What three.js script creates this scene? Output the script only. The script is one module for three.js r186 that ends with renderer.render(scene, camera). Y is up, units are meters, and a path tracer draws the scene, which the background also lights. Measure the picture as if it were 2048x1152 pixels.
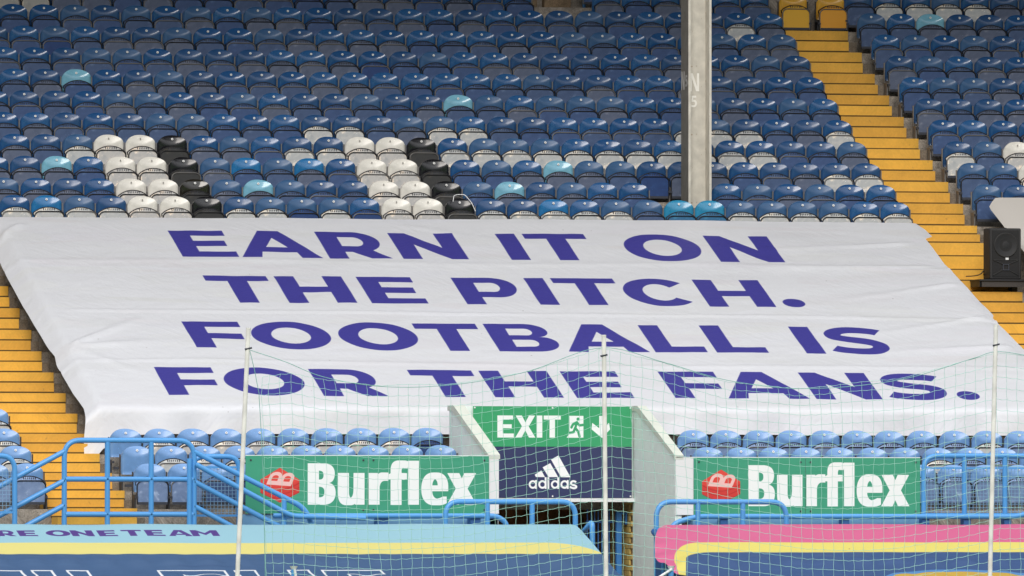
import * as THREE from 'three';
import { mergeGeometries } from 'three/addons/utils/BufferGeometryUtils.js';
import { RoundedBoxGeometry } from 'three/addons/geometries/RoundedBoxGeometry.js';
import { ImprovedNoise } from 'three/addons/math/ImprovedNoise.js';
import { FontLoader } from 'three/addons/loaders/FontLoader.js';
import { TextGeometry } from 'three/addons/geometries/TextGeometry.js';

// ---------------------------------------------------------------- camera, sky, sun, exposure
const scene = new THREE.Scene();
const YAW = 14.5 * Math.PI / 180, PITCH = Math.atan(490 / 22000), EYE = 2.6, FAR = 150;
const camera = new THREE.PerspectiveCamera(2 * Math.atan(576 / 22000) * 180 / Math.PI, 16 / 9, 1, 2000);
camera.position.set(-FAR * Math.sin(YAW), EYE, FAR * Math.cos(YAW));
camera.lookAt(camera.position.x + Math.sin(YAW) * Math.cos(PITCH), EYE + Math.sin(PITCH), camera.position.z - Math.cos(YAW) * Math.cos(PITCH));
scene.add(camera);

const renderer = new THREE.WebGLRenderer({ antialias: true });
renderer.toneMapping = THREE.LinearToneMapping;
renderer.toneMappingExposure = 1.42;
renderer.shadowMap.enabled = true;

const noise = new ImprovedNoise();
function fbm(x, y, z, oct = 4) { let a = 1, s = 0, t = 0; for (let i = 0; i < oct; i++) { s += a * noise.noise(x, y, z); t += a; a *= 0.5; x *= 2.03; y *= 2.03; z *= 2.03; } return s / t; }
let seed = 20210419;
function rnd() { seed = (seed * 1664525 + 1013904223) >>> 0; return seed / 4294967296; }
const rr = (a, b) => a + (b - a) * rnd();

{ // a bright overcast sky, brighter overhead than at the horizon
  const W = 256, H = 128, d = new Float32Array(W * H * 4);
  for (let j = 0; j < H; j++) for (let i = 0; i < W; i++) {
    const el = ((j + 0.5) / H - 0.5) * Math.PI, az = (i + 0.5) / W * Math.PI * 2, s = Math.sin(el);
    const cl = fbm(Math.cos(az) * Math.cos(el) * 3, s * 6, Math.sin(az) * Math.cos(el) * 3, 4);
    const L = el > 0 ? (0.42 + 0.72 * s) * (1 + 0.35 * cl) : 0.2, k = (j * W + i) * 4;
    d[k] = L * 0.985; d[k + 1] = L * 1.0; d[k + 2] = L * 1.035; d[k + 3] = 1;
  }
  const sky = new THREE.DataTexture(d, W, H, THREE.RGBAFormat, THREE.FloatType);
  sky.mapping = THREE.EquirectangularReflectionMapping; sky.magFilter = sky.minFilter = THREE.LinearFilter; sky.wrapS = THREE.RepeatWrapping; sky.needsUpdate = true;
  scene.background = sky; scene.environment = sky;
}
const sun = new THREE.DirectionalLight(0xfff8f0, 1.3);
sun.position.set(-13, 36, 42); sun.target.position.set(0, 3, -4);
sun.castShadow = true; sun.shadow.radius = 56; sun.shadow.mapSize.set(2048, 2048);
Object.assign(sun.shadow.camera, { left: -40, right: 40, top: 40, bottom: -40, near: 1, far: 140 });
scene.add(sun, sun.target);

// ---------------------------------------------------------------- helpers
const V = (x, y, z) => new THREE.Vector3(x, y, z);
const names = new Map();
function numbered(name) { const n = names.get(name) ?? 0; names.set(name, n + 1); return n ? `${name}_${String(n).padStart(3, '0')}` : name; }
function tag(o, label, category, group, kind) { if (label) o.userData.label = label; if (category) o.userData.category = category; if (group) o.userData.group = group; if (kind) o.userData.kind = kind; return o; }
function shade(m) { m.castShadow = m.receiveShadow = true; return m; }
function thing(name, label, category, p = [0, 0, 0], group) { const o = new THREE.Group(); o.name = numbered(name); o.position.set(...p); scene.add(o); return tag(o, label, category, group); }
function part(name, geo, mat, parent) { const m = shade(new THREE.Mesh(geo, mat)); m.name = name; parent.add(m); return m; }
function solo(name, geo, mat, label, category, group) { const m = shade(new THREE.Mesh(geo, mat)); m.name = numbered(name); scene.add(m); return tag(m, label, category, group); }
function struct(name, geo, mat, label) { const m = shade(new THREE.Mesh(geo, mat)); m.name = numbered(name); scene.add(m); m.userData.kind = 'structure'; if (label) m.userData.label = label; return m; }
const merge = (l) => mergeGeometries(l.map((g) => (g.index ? g.toNonIndexed() : g)));
function bx(x0, x1, y0, y1, z0, z1) { // a box by its faces, uv in metres
  const w = x1 - x0, h = y1 - y0, d = z1 - z0, g = new THREE.BoxGeometry(w, h, d).translate((x0 + x1) / 2, (y0 + y1) / 2, (z0 + z1) / 2);
  const p = g.attributes.position, n = g.attributes.normal, u = g.attributes.uv;
  for (let i = 0; i < p.count; i++) {
    if (Math.abs(n.getX(i)) > 0.5) u.setXY(i, p.getZ(i), p.getY(i)); else if (Math.abs(n.getY(i)) > 0.5) u.setXY(i, p.getX(i), p.getZ(i)); else u.setXY(i, p.getX(i), p.getY(i));
  }
  return g;
}
function path(pts, fil = 0.15) { // polyline with rounded corners
  const P = pts.map((p) => V(...p)), out = [P[0]];
  for (let i = 1; i < P.length - 1; i++) {
    const a = P[i - 1].clone().sub(P[i]), b = P[i + 1].clone().sub(P[i]), f = Math.min(fil, a.length() * 0.48, b.length() * 0.48);
    const s = P[i].clone().addScaledVector(a.normalize(), f), e = P[i].clone().addScaledVector(b.normalize(), f);
    for (let k = 0; k <= 8; k++) { const t = k / 8; out.push(s.clone().multiplyScalar((1 - t) * (1 - t)).addScaledVector(P[i], 2 * t * (1 - t)).addScaledVector(e, t * t)); }
  }
  out.push(P[P.length - 1]);
  return out;
}
function sweep(P, r, sides = 8, cap = true) { // a tube along a list of points
  const pos = [], nor = [], idx = [], uv = [], T = P.map((p, i) => P[Math.min(i + 1, P.length - 1)].clone().sub(P[Math.max(i - 1, 0)]).normalize());
  let u = Math.abs(T[0].y) < 0.9 ? V(0, 1, 0) : V(1, 0, 0); let len = 0;
  P.forEach((p, i) => {
    u = u.clone().addScaledVector(T[i], -u.dot(T[i])).normalize(); const v = T[i].clone().cross(u);
    if (i) len += p.distanceTo(P[i - 1]);
    for (let k = 0; k <= sides; k++) {
      const a = k / sides * Math.PI * 2, n = u.clone().multiplyScalar(Math.cos(a)).addScaledVector(v, Math.sin(a));
      pos.push(p.x + n.x * r, p.y + n.y * r, p.z + n.z * r); nor.push(n.x, n.y, n.z); uv.push(k / sides * r * 6, len);
    }
  });
  const s = sides + 1;
  for (let i = 0; i < P.length - 1; i++) for (let k = 0; k < sides; k++) { const a = i * s + k; idx.push(a, a + 1, a + s, a + 1, a + s + 1, a + s); }
  if (cap) for (const [i, f] of [[0, -1], [P.length - 1, 1]]) {
    const c = pos.length / 3; pos.push(P[i].x, P[i].y, P[i].z); nor.push(T[i].x * f, T[i].y * f, T[i].z * f); uv.push(0, 0);
    for (let k = 0; k < sides; k++) f > 0 ? idx.push(i * s + k, i * s + k + 1, c) : idx.push(i * s + k + 1, i * s + k, c);
  }
  const g = new THREE.BufferGeometry();
  g.setAttribute('position', new THREE.Float32BufferAttribute(pos, 3)); g.setAttribute('normal', new THREE.Float32BufferAttribute(nor, 3)); g.setAttribute('uv', new THREE.Float32BufferAttribute(uv, 2)); g.setIndex(idx);
  return g;
}
const pipe = (pts, r, fil, sides = 10) => sweep(path(pts, fil), r, sides);
function gridSheet(nu, nv, f) { // f(u, v) -> [x, y, z, U, V]
  const pos = [], uv = [], idx = [];
  for (let j = 0; j <= nv; j++) for (let i = 0; i <= nu; i++) { const q = f(i / nu, j / nv); pos.push(q[0], q[1], q[2]); uv.push(q[3], q[4]); }
  for (let j = 0; j < nv; j++) for (let i = 0; i < nu; i++) { const a = j * (nu + 1) + i; idx.push(a, a + nu + 1, a + 1, a + 1, a + nu + 1, a + nu + 2); }
  const g = new THREE.BufferGeometry();
  g.setAttribute('position', new THREE.Float32BufferAttribute(pos, 3)); g.setAttribute('uv', new THREE.Float32BufferAttribute(uv, 2)); g.setIndex(idx); g.computeVertexNormals();
  return g;
}
function canvas(w, h) { const c = document.createElement('canvas'); c.width = w; c.height = h; return [c, c.getContext('2d')]; }
function tex(c, srgb = true) { const t = new THREE.CanvasTexture(c); if (srgb) t.colorSpace = THREE.SRGBColorSpace; t.wrapS = t.wrapT = THREE.RepeatWrapping; t.anisotropy = 8; return t; }
function noiseTex(n, f, srgb = true) { // f(x, y) -> [r, g, b] 0..1, tileable through a 4D-like wrap
  const d = new Uint8Array(n * n * 4);
  for (let j = 0; j < n; j++) for (let i = 0; i < n; i++) { const q = f(i / n, j / n), k = (j * n + i) * 4; for (let c = 0; c < 3; c++) d[k + c] = Math.max(0, Math.min(255, q[c] * 255)); d[k + 3] = 255; }
  const t = new THREE.DataTexture(d, n, n); t.wrapS = t.wrapT = THREE.RepeatWrapping; t.magFilter = THREE.LinearFilter; t.minFilter = THREE.LinearMipmapLinearFilter; t.generateMipmaps = true;
  if (srgb) t.colorSpace = THREE.SRGBColorSpace; t.needsUpdate = true; return t;
}
const wrapN = (x, y, s, z, o) => { // tileable noise
  const a = x * Math.PI * 2, b = y * Math.PI * 2, r = s / (2 * Math.PI);
  return fbm(Math.cos(a) * r + 7.3, Math.sin(a) * r + Math.cos(b) * r * 0.77 + z, Math.sin(b) * r - 3.1, o);
};
const lin = (r, g, b) => new THREE.Color().setRGB(r, g, b);
const smooth = (a, b, x) => { const t = Math.max(0, Math.min(1, (x - a) / (b - a))); return t * t * (3 - 2 * t); };
const ord = ['zeroth', 'first', 'second', 'third', 'fourth', 'fifth', 'sixth', 'seventh', 'eighth', 'ninth', 'tenth', 'eleventh', 'twelfth', 'thirteenth', 'fourteenth', 'fifteenth', 'sixteenth', 'seventeenth', 'eighteenth', 'nineteenth', 'twentieth', 'twenty-first', 'twenty-second', 'twenty-third', 'twenty-fourth', 'twenty-fifth', 'twenty-sixth', 'twenty-seventh', 'twenty-eighth', 'twenty-ninth', 'thirtieth'];

// ---------------------------------------------------------------- materials
const mottle = (lo, hi, s, z) => noiseTex(256, (x, y) => { const n = lo + (hi - lo) * (0.5 + 0.9 * wrapN(x, y, s, z, 5)); return [n, n, n]; });
const concreteTex = noiseTex(512, (x, y) => {
  const a = wrapN(x, y, 9, 1.7, 5), b = wrapN(x, y, 60, 9.1, 3), st = Math.max(0, wrapN(x, y, 14, 4.4, 4)) * 1.1, v = 0.68 + 0.2 * a + 0.22 * b - st * 0.16;
  return [v, v * 0.95, v * 0.885];
});
const concreteBump = noiseTex(512, (x, y) => { const v = 0.5 + 0.5 * wrapN(x, y, 70, 2.2, 3) + 0.3 * wrapN(x, y, 12, 5, 3); return [v, v, v]; }, false);
const M = {};
M.concrete = new THREE.MeshStandardMaterial({ map: concreteTex, color: lin(0.8, 0.8, 0.8), roughness: 0.95, bumpMap: concreteBump, bumpScale: 0.006 });
M.darkConcrete = new THREE.MeshStandardMaterial({ map: concreteTex, color: lin(0.42, 0.4, 0.37), roughness: 0.95 });
const yellowTex = (z) => noiseTex(512, (x, y) => {
  const a = wrapN(x, y, 8, z, 4), b = wrapN(x, y, 60, z + 3, 3), worn = smooth(0.36, 0.55, wrapN(x, y, 30, z + 8, 5)) * 0.45, k = 0.98 + 0.07 * a + 0.06 * b;
  return [0.9 * k - 0.3 * worn, 0.7 * k - 0.2 * worn, 0.28 * k + 0.05 * worn];
});
M.riser_shade = new THREE.MeshStandardMaterial({ color: lin(0.09, 0.058, 0.018), roughness: 0.95 });
M.yellow = [1.3, 11.7, 23.1].map((z) => yellowTex(z)).flatMap((t) => [[1, 1, 1], [0.9, 0.87, 0.86], [1.04, 1.03, 0.95]].map((c) => new THREE.MeshStandardMaterial({ map: t, color: lin(...c), roughness: 0.7 })));
M.blueRail = new THREE.MeshPhysicalMaterial({ color: lin(0.085, 0.335, 0.73), roughness: 0.42, clearcoat: 0.25, clearcoatRoughness: 0.3 });
M.blueDark = new THREE.MeshStandardMaterial({ color: lin(0.03, 0.12, 0.34), roughness: 0.5 });
M.blueGate = new THREE.MeshStandardMaterial({ color: lin(0.04, 0.2, 0.52), roughness: 0.5 });
const whiteWall = noiseTex(256, (x, y) => { const v = 0.96 + 0.04 * wrapN(x, y, 6, 2, 4) - 0.1 * smooth(0.25, 0.6, wrapN(x, y, 12, 8, 4)); return [v * 0.965, v, v * 0.985]; });
M.wall = new THREE.MeshStandardMaterial({ map: whiteWall, color: lin(1, 1, 1), roughness: 0.85 });
M.whiteBoard = new THREE.MeshStandardMaterial({ color: lin(0.82, 0.83, 0.84), roughness: 0.5 });
M.coping = new THREE.MeshStandardMaterial({ map: whiteWall, color: lin(0.78, 0.76, 0.7), roughness: 0.9 });
M.black = new THREE.MeshStandardMaterial({ color: lin(0.012, 0.012, 0.014), roughness: 0.5 });
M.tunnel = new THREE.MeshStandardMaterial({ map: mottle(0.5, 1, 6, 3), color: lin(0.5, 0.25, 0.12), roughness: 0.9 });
M.roof = new THREE.MeshStandardMaterial({ color: lin(0.09, 0.085, 0.08), roughness: 0.9 });
M.grass = new THREE.MeshStandardMaterial({ map: noiseTex(256, (x, y) => { const v = 0.8 + 0.5 * wrapN(x, y, 40, 1, 4); return [0.23 * v, 0.4 * v, 0.14 * v]; }), roughness: 1 });

// ---------------------------------------------------------------- rows of the stand
const PITCH_X = 0.472, GO = 0.76;
const rowY = [3.48, 3.722, 3.964]; for (let m = 0; m < 11; m++) rowY.push(rowY[rowY.length - 1] + 0.27 + 0.0073 * m);
const rowZ = (i) => -GO * i;                                  // rows under the banner, counted from the lowest
const upY = (j) => (j === 0 ? 7.408 : 7.684 + 0.344 * (j - 1) + 0.001 * (j - 1) * (j - 1));
const upZ = (j) => -9.88 - GO * j;                            // rows above the banner
const TREAD = 0.56, NOSE = 0.35;                              // seat number above the tread; nosing in front of the back
const steps = [];                                             // every tread of the terrace: [y, z of its nosing]
for (let i = 0; i < 13; i++) steps.push([rowY[i] - TREAD, rowZ(i) + NOSE]);
for (let j = 0; j < 13; j++) steps.push([upY(j) - TREAD, upZ(j) + NOSE]);

// ground, gangway and terrace
struct('pitch', new THREE.PlaneGeometry(900, 900).rotateX(-Math.PI / 2).translate(0, 0, 100), M.grass);
struct('cross_gangway', bx(-30, 40, 1.5, 1.75, 0.4, 2.3), M.concrete);
struct('front_terrace', merge([0, 1, 2, 3, 4, 5, 6].flatMap((k) => [bx(-30, -0.2, 0, 1.72 - 0.22 * k, 2.3 + k * 0.7, 3 + k * 0.7), bx(1.9, 40, 0, 1.72 - 0.22 * k, 2.3 + k * 0.7, 3 + k * 0.7)])), M.concrete);
{
  const g = [], xs = (z) => (z > -1.35 ? [[-30, -0.56], [2.32, 40]] : [[-30, 40]]);
  steps.forEach(([y, z], i) => {
    const zb = i + 1 < steps.length ? steps[i + 1][1] : z - 6;
    for (const [a, b] of xs(z)) g.push(bx(a, b, i ? y - 0.75 : 1.2, y, zb - 0.03, z));
  });
  struct('terrace', merge(g), M.concrete);
}
struct('back_wall', bx(-30, 40, 9, 17.5, -23.2, -22.8), M.darkConcrete);
struct('stand_roof', merge([-1].map(() => { const g = bx(-32, 42, 0, 0.25, -24, -3.2); const p = g.attributes.position; for (let i = 0; i < p.count; i++) p.setY(i, p.getY(i) + 17.5 + (p.getZ(i) + 24) * 0.07); g.computeVertexNormals(); return g; })), M.roof);

// the other stands of the ground, behind and beside the camera
{
  const g = [], far = (n, f) => { for (let i = 0; i < n; i++) g.push(f(i)); };
  far(16, (i) => bx(-60, 60, 0, 1.4 + i * 0.75, 178 + i * 1.2, 179.2 + i * 1.2)); g.push(bx(-62, 62, 17, 17.5, 176, 198), bx(-62, 62, 0, 17, 197, 198));
  far(24, (i) => bx(-62.2 - i * 1.2, -61 - i * 1.2, 0, 1.4 + i * 0.8, 8, 165)); g.push(bx(-92, -60, 24, 24.6, 6, 167));
  far(24, (i) => bx(78 + i * 1.2, 79.2 + i * 1.2, 0, 1.4 + i * 0.8, 8, 165)); g.push(bx(76, 108, 24, 24.6, 6, 167));
  struct('other_stands', merge(g), new THREE.MeshStandardMaterial({ color: lin(0.07, 0.1, 0.17), roughness: 0.9 }));
}

// ---------------------------------------------------------------- yellow steps of the two aisles
function aisle(name, label, x0, x1, from, to, wide) {
  const a = new THREE.Group(); a.name = numbered(name); scene.add(a); a.userData.kind = 'structure'; a.userData.label = label;
  let n = 0;
  for (let i = from; i < to; i++) {
    const [y, z] = steps[i], [yn, zn] = steps[i + 1], lower = i ? steps[i - 1] : [y - 0.24, z + GO];
    for (const half of [1, 0]) {
      const ty = half ? (y + lower[0]) / 2 : y, tz = half ? (z + lower[1]) / 2 : z, h = half ? ty - lower[0] : y - (y + lower[0]) / 2, end = half ? x1 - 0.1 : x1 - 0.015;
      const jig = rr(-0.012, 0.012), g = bx(x0 + 0.01, end + jig, ty - h + 0.006, ty + 0.012, tz - 0.4, tz + 0.02);
      const uv = g.attributes.uv; for (let k = 0; k < uv.count; k++) uv.setXY(k, uv.getX(k) * 0.55 + n * 0.37, uv.getY(k) * 0.55 + n * 0.211);
      part('step', g, M.yellow[Math.floor(rnd() * 9)], a);
      if (half) part('concrete_block', bx(end + jig + 0.002, x1 + 0.02, ty - h - 0.02, ty + 0.004, tz - 0.38, tz + 0.012), M.darkConcrete, a);
      part('riser_shade', bx(x0, end + jig, ty - h + 0.004, ty - h + 0.012 + rr(0.014, 0.022) + 0.4 * (ty - EYE) / FAR, tz - 0.1, tz + 0.0225), M.riser_shade, a);  // dark strip at the riser foot, painted in place of a nosing shadow
      n++;
    }
  }
  return a;
}
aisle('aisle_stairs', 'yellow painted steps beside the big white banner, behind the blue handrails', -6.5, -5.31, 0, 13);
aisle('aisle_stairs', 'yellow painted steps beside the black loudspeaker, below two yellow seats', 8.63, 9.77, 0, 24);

// ---------------------------------------------------------------- seats
const backGeo = (() => {
  const N = 16, top = 0.658, bot = 0.27, half = (y) => { const t = (y - 0.515) / (top - 0.515); return 0.222 * (t > 0 ? Math.pow(Math.max(0, 1 - Math.pow(t, 1.95)), 1 / 2.1) : 1) * (y < 0.3 ? 0.94 + 2 * (y - 0.27) : 1); };
  const zf = (x, y) => {
    const u = x / 0.222, yb = 0.527 + 0.05 * Math.pow(x / 0.165, 2), t = (y - yb) / 0.0095;
    const soft = t > 30 ? t : Math.log(1 + Math.exp(t));
    let z = 0.012 - 0.54 * 0.0095 * soft + 0.1 * (y - 0.527) + 0.013 * u * u;
    z -= 0.03 * Math.pow(smooth(0.82, 1.0, Math.abs(u)), 2) * (y < 0.55 ? 1 : 0.4);
    z -= 0.012 * smooth(0.63, 0.658, y) - 0.01 * smooth(0.3, 0.27, y);
    return z;
  };
  const rows = 20, front = gridSheet(N, rows, (a, b) => {
    const e = Math.sin(b * Math.PI / 2), y = top - 0.0004 - (top - bot) * (1 - Math.cos(b * Math.PI / 2)) ** 0.9 * 1; void e;
    const w = half(y), s = a * 2 - 1, x = w * Math.sign(s) * Math.pow(Math.abs(s), 0.8);
    return [x, y, zf(x, y), x * 2, y * 2];
  });
  // thickness: a skirt that goes back from the outline, and a back face
  const p = front.attributes.position, ring = [], at = (i, j) => V().fromBufferAttribute ? new THREE.Vector3().fromBufferAttribute(p, j * (N + 1) + i) : null;
  for (let i = 0; i <= N; i++) ring.push(at(i, 0));
  for (let j = 1; j <= rows; j++) ring.push(at(N, j));
  for (let i = N - 1; i >= 0; i--) ring.push(at(i, rows));
  for (let j = rows - 1; j >= 0; j--) ring.push(at(0, j));
  const skirt = gridSheet(ring.length - 1, 2, (a, b) => { const q = ring[Math.round(a * (ring.length - 1))]; return [q.x * (1 + 0.015 * Math.sin(b * 3.1)), q.y, q.z - 0.034 * b, q.x * 2, q.y * 2]; });
  const rear = front.clone(); { const q = rear.attributes.position; for (let i = 0; i < q.count; i++) q.setZ(i, q.getZ(i) - 0.012); const id = rear.index; for (let i = 0; i < id.count; i += 3) { const t = id.getX(i); id.setX(i, id.getX(i + 1)); id.setX(i + 1, t); } rear.computeVertexNormals(); }
  return [merge([front, skirt, rear])][0];
})();
const PZ = 0.172;
const panOutline = (k, r, y0, y1, w) => { // points of a rounded rectangle open at the bottom, from bottom left over the top to bottom right
  const P = [[-w * 0.97, y0], [-w, y0 + 0.09], [-w, y1 - r]];
  for (let i = 1; i <= k; i++) { const a = Math.PI - i / k * Math.PI / 2; P.push([-w + r + r * Math.cos(a), y1 - r + r * Math.sin(a)]); }
  const L = P.map(([x, y]) => [-x, y]).reverse();
  return P.concat(L);
};
const panGeo = (() => { // underside of the tipped-up seat with its rolled front lip
  const w = 0.212, y0 = 0.1, y1 = 0.417;
  const halfW = (y) => { const r = 0.075, t = y - (y1 - r); return y < y0 + 0.09 ? w * (0.965 + 0.035 * (y - y0) / 0.09) : t > 0 ? w - r + Math.sqrt(Math.max(0, r * r - t * t)) : w; };
  const plate = gridSheet(8, 12, (a, b) => { const y = y1 - (y1 - y0) * Math.pow(b, 1.3), x = halfW(y) * (a * 2 - 1); return [x, y, PZ - 0.004 + 0.004 * Math.cos(x * 7), x / 0.46 + 0.5, (y - 0.1) / 0.4]; });
  const lip = gridSheet(12, 4, (a, b) => { const s = a * 2 - 1, x = s * (0.222 - 0.004 * b), yt = 0.48 - 0.085 * Math.pow(Math.abs(s), 2.2), yl = 0.418 - 0.075 * Math.pow(Math.abs(s), 6); return [x, yl + (yt - yl) * b, PZ - 0.002 - 0.055 * b * b, x / 0.46 + 0.5, 0.75 + b * 0.2]; });
  const idx = lip.index; for (let i = 0; i < idx.count; i += 3) { const t = idx.getX(i); idx.setX(i, idx.getX(i + 1)); idx.setX(i + 1, t); } lip.computeVertexNormals();
  const body = bx(-0.2, 0.2, 0.12, 0.4, PZ - 0.045, PZ - 0.012); const u = body.attributes.uv; for (let i = 0; i < u.count; i++) u.setXY(i, 0.5, 0.3);
  return merge([plate, lip, body]);
})();
const rimGeo = sweep(panOutline(5, 0.078, 0.105, 0.42, 0.217).map(([x, y]) => V(x, y, PZ + 0.004)), 0.009, 6);
const lipShadeGeo = (() => { const P = []; for (let i = 0; i <= 16; i++) { const s = i / 8 - 1, a = Math.abs(s); P.push(V(s * 0.226, 0.482 - 0.085 * Math.pow(a, 2.2), PZ - 0.056)); } P.unshift(V(-0.227, 0.36, PZ - 0.03)); P.push(V(0.227, 0.36, PZ - 0.03)); return sweep(P, 0.0085, 5); })();  // dark tube that stands in for the shadow gap along the lip
const ribGeo = merge([-3, -2, -1, 0, 1, 2, 3].map((k) => bx(k * 0.027 - 0.0045, k * 0.027 + 0.0045, 0.434, 0.466, PZ - 0.045, PZ - 0.009)));
const hingeGeo = merge([bx(-0.205, 0.205, 0.1, 0.136, PZ - 0.04, PZ + 0.006), bx(-0.243, -0.205, 0.185, 0.215, PZ - 0.06, PZ + 0.02), bx(0.205, 0.243, 0.185, 0.215, PZ - 0.06, PZ + 0.02)]);
const postGeo = merge([bx(0.229, 0.243, 0.03, 0.545, -0.03, -0.005), bx(0.226, 0.246, 0.03, 0.235, -0.02, PZ - 0.03)]);
const endPostGeo = postGeo.clone().translate(-PITCH_X, 0, 0);
const badgeGeo = new THREE.CylinderGeometry(0.0175, 0.0175, 0.004, 14).rotateX(Math.PI / 2).rotateX(-0.33).translate(0, 0.598, -0.0015);
const badgeDot = new THREE.CylinderGeometry(0.0065, 0.0065, 0.0022, 8).rotateX(Math.PI / 2).rotateX(-0.33).translate(0, 0.598, 0.0015);

const scuff = [2.1, 6.4, 12.9].map((z) => noiseTex(256, (x, y) => { // wear of a plastic shell: faint scratches and bleaching
  const a = wrapN(x, y, 6, z, 5), b = Math.max(0, wrapN(x, y, 30, z + 4, 4) - 0.33) * 1.5, v = 0.86 + 0.07 * a + b * 0.8;
  return [v, v, v];
}));
const grime = [3.3, 8.8, 15.2, 21.4].map((z) => noiseTex(256, (x, y) => { // dust on the underside of a seat
  const a = wrapN(x, y, 5, z, 5), d = smooth(0.0, 0.45, wrapN(x, y, 4, z + 7, 4) + 0.25 * a), sc = smooth(0.34, 0.5, wrapN(x, y, 26, z + 2, 4)) * 0.35;
  return [0.62 + 0.12 * a + 0.24 * d + sc, 0.64 + 0.1 * a + 0.19 * d + sc, 0.68 + 0.08 * a + 0.13 * d + sc];
}));
const roughTex = noiseTex(256, (x, y) => { const v = 0.3 + 0.09 * wrapN(x, y, 7, 5.5, 5) + 0.05 * wrapN(x, y, 30, 1.5, 3); return [v, v, v]; }, false);
const shell = (r, g, b, k = 0, gloss = 0.9) => new THREE.MeshPhysicalMaterial({ map: scuff[k], color: lin(r * 1.36, g * 1.36, b * 1.36), roughness: gloss, roughnessMap: roughTex, clearcoat: 0.6, clearcoatRoughness: gloss * 0.15, side: THREE.DoubleSide });
const under = (r, g, b, k = 0) => new THREE.MeshStandardMaterial({ map: grime[k], color: lin(r * 1.9, g * 1.9, b * 1.9), roughness: 0.62, side: THREE.DoubleSide });
const S = {
  blue: [0, 1, 2].flatMap((k) => [shell(0.018, 0.084, 0.235, k, 0.7), shell(0.023, 0.104, 0.275, k, 0.9), shell(0.016, 0.072, 0.2, k, 1.2), shell(0.026, 0.098, 0.235, k, 1.9)]),
  pale: [0, 1, 2].map((k) => shell(0.16, 0.33, 0.64, k, 1.3)),
  light: [0, 1].map((k) => shell(0.2, 0.47, 0.62, k, 0.6)),
  sky: [0, 1].map((k) => shell(0.018, 0.165, 0.4, k)),
  teal: [0, 1].map((k) => shell(0.03, 0.27, 0.48, k)),
  white: [0, 1, 2].map((k) => shell(0.8, 0.775, 0.71, k, 1.5)),
  black: [0, 1].map((k) => shell(0.01, 0.01, 0.013, k)),
  shiny: [shell(0.02, 0.018, 0.014, 0, 0.35)],
  yellow: [0].map((k) => shell(0.8, 0.42, 0.04, k, 1.2)),
};
const U = {
  blue: [0, 1, 2, 3].flatMap((k) => [under(0.085, 0.14, 0.26, k), under(0.15, 0.18, 0.25, k), under(0.065, 0.125, 0.27, k)]),
  pale: [0, 1, 2].map((k) => under(0.26, 0.36, 0.54, k)),
  white: [0, 1, 2].map((k) => under(0.8, 0.77, 0.67, k)),
  cream: [0, 1, 2].map((k) => under(0.84, 0.77, 0.65, k)),
  black: [0, 1].map((k) => under(0.05, 0.048, 0.042, k)),
  dark: [under(0.02, 0.07, 0.22, 0)],
  teal: [under(0.04, 0.2, 0.36, 1)],
  grey: [0, 1].map((k) => under(0.62, 0.57, 0.46, k)),
  yellow: [new THREE.MeshStandardMaterial({ color: lin(0.78, 0.44, 0.035), roughness: 0.6, side: THREE.DoubleSide }), new THREE.MeshStandardMaterial({ color: lin(0.78, 0.36, 0.03), roughness: 0.6, side: THREE.DoubleSide })],
};
M.rim = new THREE.MeshStandardMaterial({ color: lin(0.014, 0.014, 0.017), roughness: 0.38, metalness: 0.3 });
M.rimLight = new THREE.MeshStandardMaterial({ color: lin(0.16, 0.155, 0.15), roughness: 0.4, metalness: 0.3 });
M.seatPost = new THREE.MeshStandardMaterial({ color: lin(0.2, 0.19, 0.18), roughness: 0.55, metalness: 0.4 });
M.seatPostDark = new THREE.MeshStandardMaterial({ color: lin(0.03, 0.033, 0.04), roughness: 0.6 });
M.hinge = new THREE.MeshStandardMaterial({ color: lin(0.035, 0.04, 0.055), roughness: 0.6 });
M.badge = new THREE.MeshStandardMaterial({ color: lin(0.8, 0.8, 0.78), roughness: 0.5 });
M.badgeGrey = new THREE.MeshStandardMaterial({ color: lin(0.4, 0.38, 0.34), roughness: 0.6 });
M.badgeDot = new THREE.MeshStandardMaterial({ color: lin(0.12, 0.12, 0.13), roughness: 0.6 });

const pick = (l) => l[Math.floor(rnd() * l.length) % l.length];
const proto = new THREE.Group();
for (const [n, g, m] of [['backrest', backGeo, S.blue[0]], ['seat_pan', panGeo, U.blue[0]], ['stanchion', postGeo, M.seatPost], ['hinge', hingeGeo, M.hinge]]) part(n, g, m, proto);
part('number_badge', badgeGeo, M.badge, proto.children[0]); part('number', badgeDot, M.badgeDot, proto.children[0].children[0]);
part('rim', rimGeo, M.rim, proto.children[1]); part('lip_shade', lipShadeGeo, M.rim, proto.children[1]); part('rib', ribGeo, M.hinge, proto.children[1]);
proto.children[0].children[0].remove(proto.children[0].children[0].children[0]); part('badge_number', badgeDot, M.badgeDot, proto.children[0]);

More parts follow.
